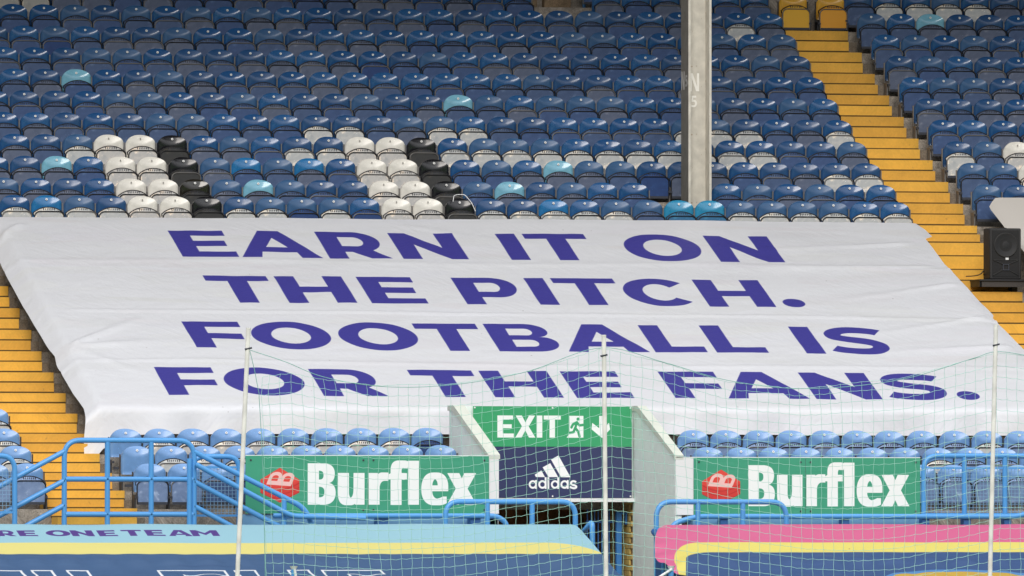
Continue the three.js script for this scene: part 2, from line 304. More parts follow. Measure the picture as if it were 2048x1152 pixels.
const stuffSeats = { };                                        // seats of the farthest rows, gathered as one mass
function addStuff(key, geo, mat, m4) { (stuffSeats[key] ??= { geo, mat, at: [] }).at.push(m4); }
function seat(x, y, z, back, pan, label, group, o = {}) {
  const mb = S[back][Math.floor(rnd() * S[back].length)], mp = U[pan][Math.floor(rnd() * U[pan].length)], rim = rnd() < (o.rimLight ?? 0.35) ? M.rimLight : M.rim;
  const tilt = rr(-0.014, 0.014), sh = rr(-0.006, 0.006), py = y - 0.598, dirt = rr(-0.01, 0.01), post = o.dark ? M.seatPostDark : M.seatPost;
  if (!label) {
    const m4 = new THREE.Matrix4().compose(V(x + sh, py, z), new THREE.Quaternion().setFromEuler(new THREE.Euler(0, tilt, 0)), V(1, 1, 1));
    for (const [k, g, m] of [['back', backGeo, mb], ['pan', panGeo, mp], ['post', postGeo, post], ['hinge', hingeGeo, M.hinge], ['badge', badgeGeo, M.badge], ['dot', badgeDot, M.badgeDot], ['rim', rimGeo, rim], ['lip', lipShadeGeo, M.rim], ['rib', ribGeo, M.hinge]]) addStuff(k + m.uuid, g, m, m4);
    return null;
  }
  const c = proto.clone(); c.name = numbered('stadium_seat'); scene.add(c);
  c.position.set(x + sh, py, z); c.rotation.y = tilt; tag(c, label, 'stadium seat', group);
  const [b, p, st] = c.children;
  b.material = mb; p.material = mp; p.children[0].material = rim; st.material = post;
  p.rotation.x = dirt; p.position.z = dirt * -0.25;
  if (o.noBadge) b.remove(...b.children);
  if (back === 'white') { b.children[0].scale.set(1, 1, 1); b.children[0].material = M.badgeGrey; b.children[0].scale.set(0.6, 1, 1); b.children[1].position.z = 0.001; }
  if (o.noPan) c.remove(p);
  if (o.end) part('end_stanchion', endPostGeo, post, c);
  return c;
}
const colourWord = { blue: 'blue', pale: 'pale blue', light: 'light turquoise', sky: 'bright sky-blue', teal: 'teal blue', white: 'cream white', black: 'black', shiny: 'glossy black', yellow: 'yellow' };
// what differs from plain blue, by row above the banner: column -> [backrest, underside]
const wp = (l) => Object.fromEntries(l.map((k) => [k, ['blue', 'white']]));
const W2 = ['white', 'cream'], K2 = ['black', 'black'], span = (a, b) => Array.from({ length: b - a + 1 }, (_, i) => a + i);
const special = [
  { ...wp([0, 2, 3, 7, 8, 10, 15, 16, 18, 19, ...span(23, 28)]), 1: ['sky', 'white'], 4: W2, 5: W2, 6: K2, 9: ['blue', 'dark'], 11: ['blue', 'dark'], 12: W2, 13: W2, 14: K2, 17: ['sky', 'white'], 21: ['teal', 'teal'], 22: ['teal', 'teal'] },
  { 4: W2, 5: W2, 6: ['shiny', 'black'], 8: ['light', 'blue'], 12: W2, 13: W2, 14: K2, 16: ['light', 'blue'] },
  { 2: ['light', 'blue'], 4: W2, 5: W2, 6: K2, 8: ['sky', 'blue'], 10: ['sky', 'blue'], 12: W2, 13: W2, 14: K2, 18: ['light', 'blue'], 21: ['blue', 'dark'], ...wp([27, 28]) },
  { ...wp([3, 10, 11, ...span(15, 25)]), 4: W2, 5: W2, 6: K2, 12: W2, 13: W2, 14: K2 },
  wp([11, 12, 15, 16, 23, 24, 25, 28]),
  { 16: ['light', 'blue'] },
  { 4: ['light', 'blue'] },
  { 14: ['blue', 'dark'] },
  { 4: ['blue', 'dark'] },
  { 27: ['blue', 'white'] },
  Object.fromEntries([...[1, 2, 3, 4].map((k) => [k, ['blue', 'grey']])]),
];
const rowWord = (j) => `${ord[j + 1]} row above banner`;
for (let j = 0; j <= 11; j++) for (let k = 0; k <= 28; k++) {
  if ((j === 1 && (k === 21 || k === 22)) || (j >= 10 && (k === 21 || k === 22))) continue;
  if (k < [0, 0, 0, 0, 0, 1, 1, 2, 2, 2, 2, 3][j]) continue;     // outside the picture
  const [b, p] = special[j]?.[k] ?? ['blue', 'blue'], odd = special[j]?.[k];
  const under = p === 'white' || p === 'grey' ? ' with off-white underside' : p === 'dark' ? ' with dark underside' : '';
  const label = j >= 8 && !(j <= 9 && odd) ? null : `${colourWord[b]} seat${under}, ${ord[29 - k]} from yellow steps, pillar side, ${rowWord(j)}`;
  seat(-4.84 + PITCH_X * k, upY(j), upZ(j), b, p, label, 'folded seats between the pillar and the yellow steps', { end: k === 0, rimLight: 0.15 + j * 0.05 });
}
const specialC = { 2: { 2: W2 }, 3: { 0: ['blue', 'white'], 2: W2, 3: W2 }, 9: { 2: ['light', 'blue'] }, 10: { 1: ['blue', 'white'], 2: ['blue', 'white'], 3: ['blue', 'white'], 4: ['blue', 'white'] } };
for (let j = 1; j <= 11; j++) for (let k = 0; k <= Math.min(6, 1 + Math.ceil(j / 2)); k++) {
  const odd = specialC[j]?.[k], [b, p] = odd ?? ['blue', 'blue'], under = p === 'white' ? ' with off-white underside' : '';
  const label = j >= 8 && !(odd && j < 10) ? null : `${colourWord[b]} seat${under}, ${ord[k + 1]} from yellow steps, loudspeaker side, ${rowWord(j)}`;
  seat(10.02 + PITCH_X * k, upY(j) + 0.018, upZ(j), b, p, label, 'folded seats beyond the loudspeaker steps', { end: k === 0, rimLight: 0.3 });
}
for (const [x, l] of [[8.99, 'yellow folded seat at the top of the steps, next to the pillar side seats'], [9.59, 'yellow folded seat at the top of the steps, next to the loudspeaker side seats']]) seat(x, upY(10) - 0.03, upZ(10), 'yellow', 'yellow', l, 'yellow seats above the steps', { end: true, dark: true });
// the three open rows below the banner
const lowRow = ['front row', 'second row from front', 'row just below banner'];
for (let i = 0; i < 3; i++) {
  const z = rowZ(i), y = rowY[i];
  for (let k = 0; k <= 9; k++) {
    if (i === 0 && k > 3) continue;
    const pan = i === 2 ? (k === 9 ? 'dark' : 'cream') : i === 1 ? (k === 0 ? 'dark' : 'white') : k < 2 ? 'pale' : 'blue';
    seat(-5.06 + PITCH_X * k, y + k * 0.0025 * (i > 0 ? 1 : 0), z, 'pale', pan, `pale blue seat, ${ord[k + 1]} from yellow steps behind handrail, ${lowRow[i]}`, 'pale seats beside the exit, handrail side', { end: k === 0, dark: true, rimLight: 0.2, noPan: k === 0 && i > 0 });
  }
  for (let k = 0; k <= (i === 0 ? 9 : 10); k++) {
    if (i === 0 && k < 5) continue;
    const pan = i === 0 ? 'pale' : pick(['white', 'pale', 'pale']);
    seat(2.98 + PITCH_X * k, y, z, 'pale', pan, `pale blue seat, ${ord[k + 1]} from exit wall, pink banner side, ${lowRow[i]}`, 'pale seats beside the exit, pink banner side', { end: k === 0, dark: true, rimLight: 0.2 });
  }
  for (let k = 0; k <= (i === 0 ? 1 : 0); k++) seat(-6.75 - PITCH_X * k, y, z, 'pale', i === 0 ? 'pale' : 'white', `pale blue seat across the yellow steps, ${ord[k + 1]} from them, ${lowRow[i]}`, 'pale seats across the steps', { dark: true, rimLight: 0.2 });
}
seat(-6.75, rowY[3] + 0.02, rowZ(3), 'pale', 'white', 'pale blue seat cut by the picture edge, topmost across the yellow steps', 'pale seats across the steps', { dark: true });
{ // the farthest rows as one object
  const g = new THREE.Group(); g.name = 'far_seats'; scene.add(g); tag(g, 'dark mass of blue folded seats filling the top rows of the stand', 'seats', null, 'stuff');
  for (const s of Object.values(stuffSeats)) { const m = shade(new THREE.InstancedMesh(s.geo, s.mat, s.at.length)); m.name = 'seat_mass'; s.at.forEach((q, i) => m.setMatrixAt(i, q)); g.add(m); m.userData.kind = 'stuff'; }
}

// ---------------------------------------------------------------- lettering for the banners
function letter(c, ch, x, y, w, h, sv, sh) { // heavy wide capitals, drawn as shapes
  const R = (a, b, d, e) => c.rect(x + a, y + b, d, e);
  const P = (...q) => { c.moveTo(x + q[0], y + q[1]); for (let i = 2; i < q.length; i += 2) c.lineTo(x + q[i], y + q[i + 1]); c.closePath(); };
  c.beginPath();
  const m = (h - sh) / 2;
  switch (ch) {
    case 'E': P(0, 0, w * 0.965, 0, w * 0.965, sh, sv, sh, sv, m * 0.985, w * 0.9, m * 0.985, w * 0.9, m + sh, sv, m + sh, sv, h - sh, w, h - sh, w, h, 0, h); break;
    case 'F': P(0, 0, w, 0, w, sh, sv, sh, sv, m + sh * 0.2, w * 0.95, m + sh * 0.2, w * 0.95, m + sh * 1.25, sv, m + sh * 1.25, sv, h, 0, h); break;
    case 'T': P(0, 0, w, 0, w, sh, w / 2 + sv / 2, sh, w / 2 + sv / 2, h, w / 2 - sv / 2, h, w / 2 - sv / 2, sh, 0, sh); break;
    case 'H': P(0, 0, sv, 0, sv, m, w - sv, m, w - sv, 0, w, 0, w, h, w - sv, h, w - sv, m + sh, sv, m + sh, sv, h, 0, h); break;
    case 'I': P(0, 0, w, 0, w, h, 0, h); break;
    case 'L': P(0, 0, sv, 0, sv, h - sh, w, h - sh, w, h, 0, h); break;
    case 'N': P(0, 0, sv * 0.86, 0, w - sv, h * 0.56, w - sv, 0, w, 0, w, h, w - sv * 0.86, h, sv, h * 0.44, sv, h, 0, h); break;
    case 'M': P(0, 0, sv * 0.9, 0, w / 2, h * 0.5, w - sv * 0.9, 0, w, 0, w, h, w - sv, h, w - sv, h * 0.42, w / 2, h * 0.84, sv, h * 0.42, sv, h, 0, h); break;
    case 'A': { const t = sv * 0.53; P(w / 2 - t, 0, w / 2 + t, 0, w, h, w - sv * 1.06, h, w * 0.715, h * 0.8, w * 0.285, h * 0.8, sv * 1.02, h, 0, h); c.moveTo(x + w / 2, y + h * 0.27); c.lineTo(x + w * 0.365, y + h * 0.62); c.lineTo(x + w * 0.635, y + h * 0.62); c.closePath(); break; }
    case 'O': c.ellipse(x + w / 2, y + h / 2, w / 2, h / 2 * 1.03, 0, 0, 7); c.closePath(); c.moveTo(x + w - sv, y + h / 2); c.ellipse(x + w / 2, y + h / 2, w / 2 - sv, h / 2 - sh, 0, 0, 7); c.closePath(); break;
    case 'P': case 'R': {
      const b = ch === 'P' ? h * 0.72 : h * 0.74, r = b / 2;
      c.moveTo(x, y); c.lineTo(x + w * 0.58, y); c.bezierCurveTo(x + w * 1.1, y, x + w * 1.1, y + b, x + w * 0.58, y + b); c.lineTo(x + sv, y + b); c.lineTo(x + sv, y + h); c.lineTo(x, y + h); c.closePath();
      c.moveTo(x + sv, y + sh); c.lineTo(x + sv, y + b - sh); c.lineTo(x + w * 0.56, y + b - sh); c.bezierCurveTo(x + w * 0.75, y + b - sh, x + w * 0.75, y + sh, x + w * 0.56, y + sh); c.closePath(); void r;
      if (ch === 'R') { c.fill('evenodd'); c.beginPath(); P(w * 0.4, b - sh * 0.9, w * 0.72, b - sh * 0.7, w * 1.03, h, w * 0.69, h, w * 0.44, b); }
      break;
    }
    case 'B': {
      const k = h * 0.475;
      c.moveTo(x, y); c.lineTo(x + w * 0.6, y); c.bezierCurveTo(x + w * 1.02, y, x + w * 1.02, y + k, x + w * 0.74, y + k); c.bezierCurveTo(x + w * 1.1, y + k, x + w * 1.1, y + h, x + w * 0.62, y + h); c.lineTo(x, y + h); c.closePath();
      for (const [a, b] of [[sh * 0.86, k - sh * 0.34], [k + sh * 0.5, h - sh * 0.86]]) { c.moveTo(x + sv, y + a); c.lineTo(x + sv, y + b); c.lineTo(x + w * 0.58, y + b); c.bezierCurveTo(x + w * 0.73, y + b, x + w * 0.73, y + a, x + w * 0.58, y + a); c.closePath(); }
      break;
    }
    case 'C': {
      c.fill(); c.save(); const A = 0.62; c.lineWidth = 1; c.beginPath();
      c.ellipse(x + w * 0.53, y + h / 2, w * 0.53, h / 2 * 1.03, 0, A + 0.12, Math.PI * 2 - A - 0.12); c.ellipse(x + w * 0.53, y + h / 2, w * 0.53 - sv, h / 2 - sh, 0, Math.PI * 2 - A - 0.06, A + 0.06, true); c.closePath(); c.fill(); c.restore(); return;
    }
    case 'S': {
      c.save(); c.strokeStyle = c.fillStyle; c.lineWidth = sh * 1.12; c.lineCap = 'butt'; c.lineJoin = 'round'; const t = sh * 0.54;
      for (const sx of [1]) { void sx; c.translate(x, y); c.beginPath(); c.moveTo(w * 0.95, h * 0.2); c.bezierCurveTo(w * 0.75, t * 0.86, w * 0.2, t * 0.3, w * 0.16, h * 0.29); c.bezierCurveTo(w * 0.14, h * 0.52, w * 0.86, h * 0.44, w * 0.85, h * 0.7); c.bezierCurveTo(w * 0.84, h - t * 0.1, w * 0.28, h - t * 0.7, w * 0.04, h * 0.8); c.stroke(); c.lineWidth = sv * 0.9; c.beginPath(); c.moveTo(w * 0.155, h * 0.22); c.bezierCurveTo(w * 0.13, h * 0.34, w * 0.16, h * 0.4, w * 0.26, h * 0.42); c.lineWidth = sh; c.stroke(); c.beginPath(); c.moveTo(w * 0.74, h * 0.56); c.bezierCurveTo(w * 0.87, h * 0.62, w * 0.88, h * 0.72, w * 0.82, h * 0.8); c.stroke(); }
      c.restore(); return;
    }
    case '.': c.ellipse(x + w / 2, y + h - h * 0.16, w / 2, h * 0.16, 0, 0, 7); break;
    default: R(0, 0, w, h);
  }
  c.fill('evenodd');
}

// ---------------------------------------------------------------- the big white banner
const BX0 = -5.75, BX1 = 8.95, BS0 = -0.35, BS1 = 8.2, PXM = 139;
const bannerTex = (() => {
  const [c, g] = canvas(Math.round((BX1 - BX0) * PXM), Math.round((BS1 - BS0) * PXM));
  g.fillStyle = '#e6e8ed'; g.fillRect(0, 0, c.width, c.height);
  for (let i = 0; i < 500; i++) { g.fillStyle = `rgba(${rnd() < 0.5 ? '200,196,190' : '245,245,250'},${rr(0.02, 0.07)})`; g.beginPath(); g.ellipse(rnd() * c.width, rnd() * c.height, rr(20, 180), rr(5, 30), rr(-0.2, 0.2), 0, 7); g.fill(); }
  for (let i = 0; i < 60; i++) { g.fillStyle = `rgba(90,85,80,${rr(0.1, 0.5)})`; g.beginPath(); g.arc(rnd() * c.width, rnd() * c.height, rr(0.5, 1.6), 0, 7); g.fill(); }
  g.setTransform(PXM, 0, 0, PXM, -BX0 * PXM, -BS0 * PXM);
  g.fillStyle = '#46439c';
  const wd = { E: 0.825, A: 1.185, R: 0.9, N: 0.965, I: 0.285, T: 0.92, O: 1.128, H: 0.985, P: 0.9, C: 1.0, B: 0.93, L: 0.76, S: 0.87, F: 0.805, '.': 0.325 };
  const lines = [
    [0.335, 1.075, ['E', -2.83, 'A', -1.956, 'R', -0.673, 'N', 0.41, 'I', 2.008, 'T', 2.409, 'O', 3.819, 'N', 5.12]],
    [2.15, 1.075, ['T', -2.70, 'H', -1.665, 'E', -0.467, 'P', 0.925, 'I', 1.996, 'T', 2.39, 'C', 3.355, 'H', 4.488, '.', 5.614]],
    [4.0, 1.06, ['F', -3.396, 'O', -2.494, 'O', -1.24, 'T', -0.072, 'B', 0.96, 'A', 1.96, 'L', 3.225, 'L', 4.12, 'I', 5.436, 'S', 5.87]],
    [5.825, 1.035, ['F', -4.168, 'O', -3.275, 'R', -1.975, 'T', -0.559, 'H', 0.466, 'E', 1.64, 'F', 3.057, 'A', 3.823, 'N', 5.097, 'S', 6.21, '.', 7.19]],
  ];
  for (const [s, h, l] of lines) for (let i = 0; i < l.length; i += 2) letter(g, l[i], l[i + 1], s + 0.0085 * (l[i + 1] + 3), wd[l[i]], h, 0.285, 0.212);
  return tex(c);
})();
const bannerBump = noiseTex(512, (x, y) => { const v = 0.5 + 0.5 * wrapN(x, y, 18, 3.3, 4); return [v, v, v]; }, false);
const clothMat = (map, color = lin(1, 1, 1), rough = 0.6) => new THREE.MeshPhysicalMaterial({ map, color, roughness: rough, side: THREE.DoubleSide, sheen: 0 });
const bannerMat = clothMat(bannerTex, lin(0.86, 0.86, 0.86), 0.5);
bannerBump.repeat.set(7, 4); bannerMat.bumpMap = bannerBump; bannerMat.bumpScale = 0.01;
const planeY = (z) => 4.306 + 0.4033 * (-2.28 - z), COS = 1 / Math.hypot(1, 0.4033);
function bannerPoint(x, s, edgeL, edgeR) { // a sheet lying over the seat tops
  const hang = 7.25, sl = Math.min(s, hang), z = -9.12 + sl * COS, over = Math.max(0, s - hang);
  let y = planeY(z), dz = 0;
  const row = (s / (GO / COS)), ph = row - Math.floor(row);
  let lift = -0.003 * Math.sin(ph * Math.PI) ** 2 + 0.0025 * Math.cos((x + 5.06) / PITCH_X * Math.PI * 2) * Math.cos(ph * Math.PI * 2) * (0.6 + 0.6 * fbm(x * 0.5, s * 0.5, 2, 2));
  lift += 0.03 * fbm(x * 0.25, s * 0.35, 5.5, 2) + 0.011 * fbm(x * 1.1 + s * 0.6, s * 1.3, 1.5, 3);
  const fold = (s0, amp, w) => amp * Math.exp(-(((s - s0) / w) ** 2));
  lift += fold(3.62 + 0.02 * Math.sin(x * 0.9) + 0.012 * (x - 0) , 0.022, 0.03) * smooth(-5.2, -4.6, x);
  lift += fold(5.62 + 0.012 * x + 0.04 * Math.sin(x * 0.6), 0.016, 0.05) + fold(1.6 + 0.01 * x + 0.05 * Math.sin(x), 0.01, 0.07);
  for (const [fx, fs, dx, ds, a, w] of [[-5.2, 5.0, 1.6, -1.4, 0.05, 0.08], [-5.2, 5.0, 1.9, -0.25, 0.035, 0.09], [-5.2, 5.0, 1.0, 1.3, 0.035, 0.07], [8.3, 0.6, -3.2, 0.5, 0.028, 0.08], [8.4, 1.6, -4.2, 0.2, 0.025, 0.09], [8.5, 2.3, -2.6, 0.9, 0.03, 0.09], [-4.9, 0.1, -0.9, 1.0, 0.05, 0.08], [8.6, 3.6, -2.4, 0.9, 0.03, 0.07], [8.6, 4.8, -2.9, 0.35, 0.03, 0.1], [0.6, 0.0, 2.2, 1.0, 0.015, 0.07]]) { // creases that run from a tie point
    const L = Math.hypot(dx, ds), t = ((x - fx) * dx + (s - fs) * ds) / (L * L), q = ((x - fx) * ds - (s - fs) * dx) / L;
    if (t > 0 && t < 1) lift += a * (1 - t) * Math.exp(-((q / (w * (0.5 + t))) ** 2)) * smooth(0, 0.08, t);
  }
  // the sheet bends down over the ends of the rows
  const l = Math.max(0, -5.22 - x), r = Math.max(0, x - 8.5);
  lift -= 0.75 * l + 0.25 * r;
  y += lift; z + 0;
  if (over > 0) { const b = Math.min(over, 0.1); y -= b * 0.55 + Math.max(0, over - 0.1) * 0.98; dz = b * 0.7 + Math.max(0, over - 0.1) * 0.16 + 0.03 * Math.sin(x * 5 + 2 * Math.sin(x * 1.7)) * Math.min(1, over * 2.5); }
  return [x, y, z + dz, (x - BX0) / (BX1 - BX0), 1 - (s - BS0) / (BS1 - BS0)];
}
const lerpTab = (tab, s) => { for (let i = 1; i < tab.length; i++) if (s <= tab[i][0]) { const [a, p] = tab[i - 1], [b, q] = tab[i]; return p + (q - p) * (s - a) / (b - a); } return tab[tab.length - 1][1]; };
const LEFT = [[-0.2, -5.3], [0.3, -5.42], [1.5, -5.46], [2.6, -5.46], [3.7, -5.45], [4.7, -5.43], [5.0, -5.41], [5.3, -5.44], [6.4, -5.43], [7.0, -5.4], [7.2, -5.42], [7.6, -5.47]];
const RIGHT = [[-0.3, 8.5], [0.0, 8.62], [0.2, 8.66], [0.4, 8.5], [1.5, 8.49], [3.0, 8.62], [3.45, 8.67], [3.6, 8.62], [4.8, 8.76], [7.6, 8.9]];
solo('banner', gridSheet(220, 170, (u, v) => {
  const s = -0.21 + v * (7.75 + 0.15 + 0.3 * Math.exp(-((u / 0.03) ** 2))), a = lerpTab(LEFT, s), b = lerpTab(RIGHT, s) - (s < 0.1 ? 0 : 0), x = a + (b - a) * u;
  const q = bannerPoint(x, s + (s < 0 ? -0.0 : 0) - 0.012 * (1 - v) * (x - 1) * 0.5 * (v < 0.03 ? 1 : 0), a, b);
  return q;
}), bannerMat, 'huge white banner with purple-blue capital lettering spread over the seats', 'banner');
{ // the next banner begins beyond the loudspeaker
  const [c, g] = canvas(256, 256); g.fillStyle = '#e2ddd6'; g.fillRect(0, 0, 256, 256);
  const m = clothMat(tex(c), lin(0.84, 0.84, 0.84), 0.6);
  solo('banner', gridSheet(50, 60, (u, v) => { const s = -1.2 + v * 6, x0 = 9.86 + 0.16 * Math.exp(-(((s + 1.2) / 0.12) ** 2)), x = x0 + (14 - x0) * u, p = bannerPoint(x - 12, s + 0.04 * (x - 9.8) * (v < 0.02 ? 0 : 1), 0, 0), l = Math.max(0, 10.1 - x) + 0; return [x, planeY(p[2]) + (p[1] - planeY(p[2])) * 0.6 * (x > 10.2 ? 1 : 0.4) + 0.04 - 0.3 * l * l * 4, p[2], u, v]; }), m, 'plain corner of a cream sheet over seats behind the loudspeaker', 'banner');
}

// ---------------------------------------------------------------- roof pillar
{
  const t = thing('roof_pillar', 'grey steel roof pillar stencilled N 5 standing among the blue seats', 'pillar', [5.27, 6.5, -10.05]);
  const rust = noiseTex(512, (x, y) => { const a = wrapN(x, y, 8, 4.2, 5), r = smooth(0.38, 0.55, wrapN(x, y, 26, 9.9, 5)) , v = 0.8 + 0.12 * a; return [v - r * 0.2, v * 0.98 - r * 0.28, v * 0.935 - r * 0.34]; });
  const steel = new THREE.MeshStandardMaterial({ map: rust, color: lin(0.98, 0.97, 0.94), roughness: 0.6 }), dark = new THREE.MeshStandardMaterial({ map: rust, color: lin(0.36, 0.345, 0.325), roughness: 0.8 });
  part('flange', bx(0, 0.034, 0, 11.3, -0.4, 0), steel, t); part('shaded_paint_side', bx(-0.003, -0.0005, 0, 11.3, -0.397, -0.004), dark, t); part('flange', bx(0.316, 0.35, 0, 11.3, -0.4, 0), steel, t);  // dark paint on this side, deepened to put its shade into the colour
  part('web', bx(0.034, 0.316, 0, 11.3, -0.25, -0.215), steel, t);
  part('base_plate', bx(-0.1, 0.45, -0.1, 0.02, -0.5, 0.1), M.seatPostDark, t);
  const font = await new FontLoader().loadAsync('fonts/droid/droid_sans_bold.typeface.json');
  M.stencil = new THREE.MeshStandardMaterial({ color: lin(0.86, 0.84, 0.78), roughness: 0.7 });
  const word = (s, w, h) => { const g = new TextGeometry(s, { font, size: 1, depth: 0.003, curveSegments: 4 }); g.computeBoundingBox(); const b = g.boundingBox; g.translate(-b.min.x, -b.min.y, 0).scale(w / (b.max.x - b.min.x), h / (b.max.y - b.min.y), 1); return g; };
  part('stencil_letter', word('N', 0.145, 0.265).translate(0.075, 2.58, -0.2145), M.stencil, t); part('stencil_letter', word('5', 0.085, 0.17).translate(0.1, 2.345, -0.2145), M.stencil, t);
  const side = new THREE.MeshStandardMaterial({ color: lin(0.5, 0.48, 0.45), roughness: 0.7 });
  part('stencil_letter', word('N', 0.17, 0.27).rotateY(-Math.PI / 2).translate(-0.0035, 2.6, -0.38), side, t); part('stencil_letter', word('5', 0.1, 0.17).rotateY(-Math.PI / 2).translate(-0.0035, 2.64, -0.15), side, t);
}
{ // behind the gap in the top row
  const t = thing('back_column', 'brown concrete column behind the gap in the top row', 'column', [5.3, 9.5, -18.6]);
  const m = new THREE.MeshStandardMaterial({ map: concreteTex, color: lin(0.62, 0.5, 0.36), roughness: 0.9 });
  part('shaft', bx(0.0, 0.42, 0, 7.8, -0.3, 0.1), m, t); part('edge_strip', bx(-0.16, -0.09, 0, 7.8, -0.2, 0.0), m, t);
  const d = solo('drainpipe', sweep([V(5.88, 9.6, -18.3), V(5.88, 17.5, -18.3)], 0.026, 10), M.blueRail, 'light blue drainpipe beside the brown column in the top row gap', 'pipe'); void d;
}

// ---------------------------------------------------------------- exit box: walls, lintel, tunnel
{
  const t = thing('exit_tunnel', 'pale walled exit opening below the banner, between the two green boards', 'exit tunnel');
  const side = (x0, x1) => { // a wall with a sloping top
    const sh = new THREE.Shape(); sh.moveTo(-0.9, 1.4); sh.lineTo(1.3, 1.4); sh.lineTo(1.3, 4.28); sh.lineTo(1.12, 4.28); sh.lineTo(-0.9, 3.6); sh.closePath();
    const g = new THREE.ExtrudeGeometry(sh, { depth: x1 - x0, bevelEnabled: false }); g.rotateY(Math.PI / 2); g.translate(x0, 0, 0); return g;
  };
  const cop = (x0, x1) => { const sh = new THREE.Shape(); sh.moveTo(1.34, 4.28); sh.lineTo(1.34, 4.352); sh.lineTo(1.02, 4.352); sh.lineTo(-0.93, 3.66); sh.lineTo(-0.93, 3.6); sh.lineTo(1.12, 4.28); sh.closePath(); const g = new THREE.ExtrudeGeometry(sh, { depth: x1 - x0, bevelEnabled: false }); g.rotateY(Math.PI / 2); g.translate(x0, 0, 0); return g; };
  part('side_wall', side(-0.554, -0.424), M.wall, t); part('side_wall', side(2.057, 2.15), M.wall, t);
  part('coping', cop(-0.57, -0.408), M.coping, t); part('coping', cop(2.045, 2.17), M.coping, t);
  part('lintel', bx(-0.422, 2.2, 3.03, 4.345, -1.36, -1.302), M.wall, t);
  part('lintel_trim', bx(-0.422, 2.056, 3.028, 3.078, -1.3, -1.2), M.whiteBoard, t);
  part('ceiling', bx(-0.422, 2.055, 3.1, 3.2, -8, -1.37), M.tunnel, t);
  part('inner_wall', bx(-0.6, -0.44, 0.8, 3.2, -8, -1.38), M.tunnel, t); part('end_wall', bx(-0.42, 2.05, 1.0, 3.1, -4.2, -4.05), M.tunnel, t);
  part('passage_floor', bx(-0.42, 2.05, 0.9, 1.0, -8, 2.2), M.darkConcrete, t);
  const bw = part('brick_wall', bx(2.08, 2.3, 0.8, 3.2, -8, -1.37), new THREE.MeshStandardMaterial({ map: concreteTex, color: lin(0.8, 0.55, 0.22), roughness: 0.95 }), t);
  const bm = [0, 1, 2].map((k) => new THREE.MeshStandardMaterial({ map: whiteWall, color: lin(0.95 - 0.1 * k, 0.64 - 0.07 * k, 0.2), roughness: 0.9 })), bg = bx(2.066, 2.085, 0, 0.07, -0.219, 0);
  for (let r = 0; r < 17; r++) for (let k = 0; k < 5; k++) { const b = part('brick', bg, bm[Math.floor(rnd() * 3)], bw); b.position.set(rr(-0.003, 0.003), 1.78 + r * 0.076, -1.385 - k * 0.226 - (r % 2) * 0.113); }
}
// steel gate folded open inside the exit
{
  const t = thing('steel_gate', 'blue steel bar gate folded open inside the exit', 'gate', [0, 0, -1.62]);
  part('gate_post', bx(1.9, 1.975, 1.0, 2.9, -0.04, 0.04), M.blueGate, t);
  part('bracket', merge([bx(1.9, 2.056, 2.86, 2.885, -0.03, 0.03), bx(2.03, 2.055, 2.72, 2.86, -0.03, 0.03)]), M.blueGate, t);
  for (let k = 0; k < 7; k++) part('gate_bar', sweep([V(1.52 + 0.052 * k, 1.0, -0.1), V(1.52 + 0.052 * k, 2.93 - (k % 2) * 0.03, -0.1)], 0.011, 6), M.blueDark, t);
  part('gate_rail', merge([bx(1.5, 1.9, 2.74, 2.77, -0.115, -0.085), bx(1.5, 1.9, 1.2, 1.23, -0.115, -0.085)]), M.blueDark, t);
}

// ---------------------------------------------------------------- signs
function board(w, h, ppm, draw) { const [c, g] = canvas(Math.round(w * ppm), Math.round(h * ppm)); g.scale(ppm, ppm); draw(g, w, h); const t = tex(c); t.wrapS = t.wrapT = THREE.ClampToEdgeWrapping; return t; }
const signMat = (map, r = 0.32) => new THREE.MeshPhysicalMaterial({ map, roughness: r, clearcoat: 0.2, clearcoatRoughness: 0.25 });
function panelGeo(w, h, d, u0 = 0, u1 = 1) { // a board whose front carries the print; the edges take the border colour
  const g = new THREE.BoxGeometry(w, h, d).translate(w / 2, h / 2, 0), n = g.attributes.normal, u = g.attributes.uv;
  for (let i = 0; i < u.count; i++) n.getZ(i) > 0.5 ? u.setXY(i, u0 + (u1 - u0) * u.getX(i), u.getY(i)) : u.setXY(i, u0 + 0.002, 0.01);
  return g;
}
function textFit(g, s, font, x, y, w, h, up) { // text fitted to a box; up = height of the measured letter part
  g.save(); g.font = `${font} 100px`.replace(/(\D+) 100px/, '$1'); g.restore();
}
void textFit;
function fitText(g, s, x, base, w, size, stroke = 0, weight = 'bold') {
  g.save(); g.font = `${weight} 100px sans-serif`; const m = g.measureText(s).width; g.translate(x, base); g.scale(w / m, size / 100);
  for (let k = -stroke; k <= stroke; k += 1) g.fillText(s, k, 0); g.restore();
}
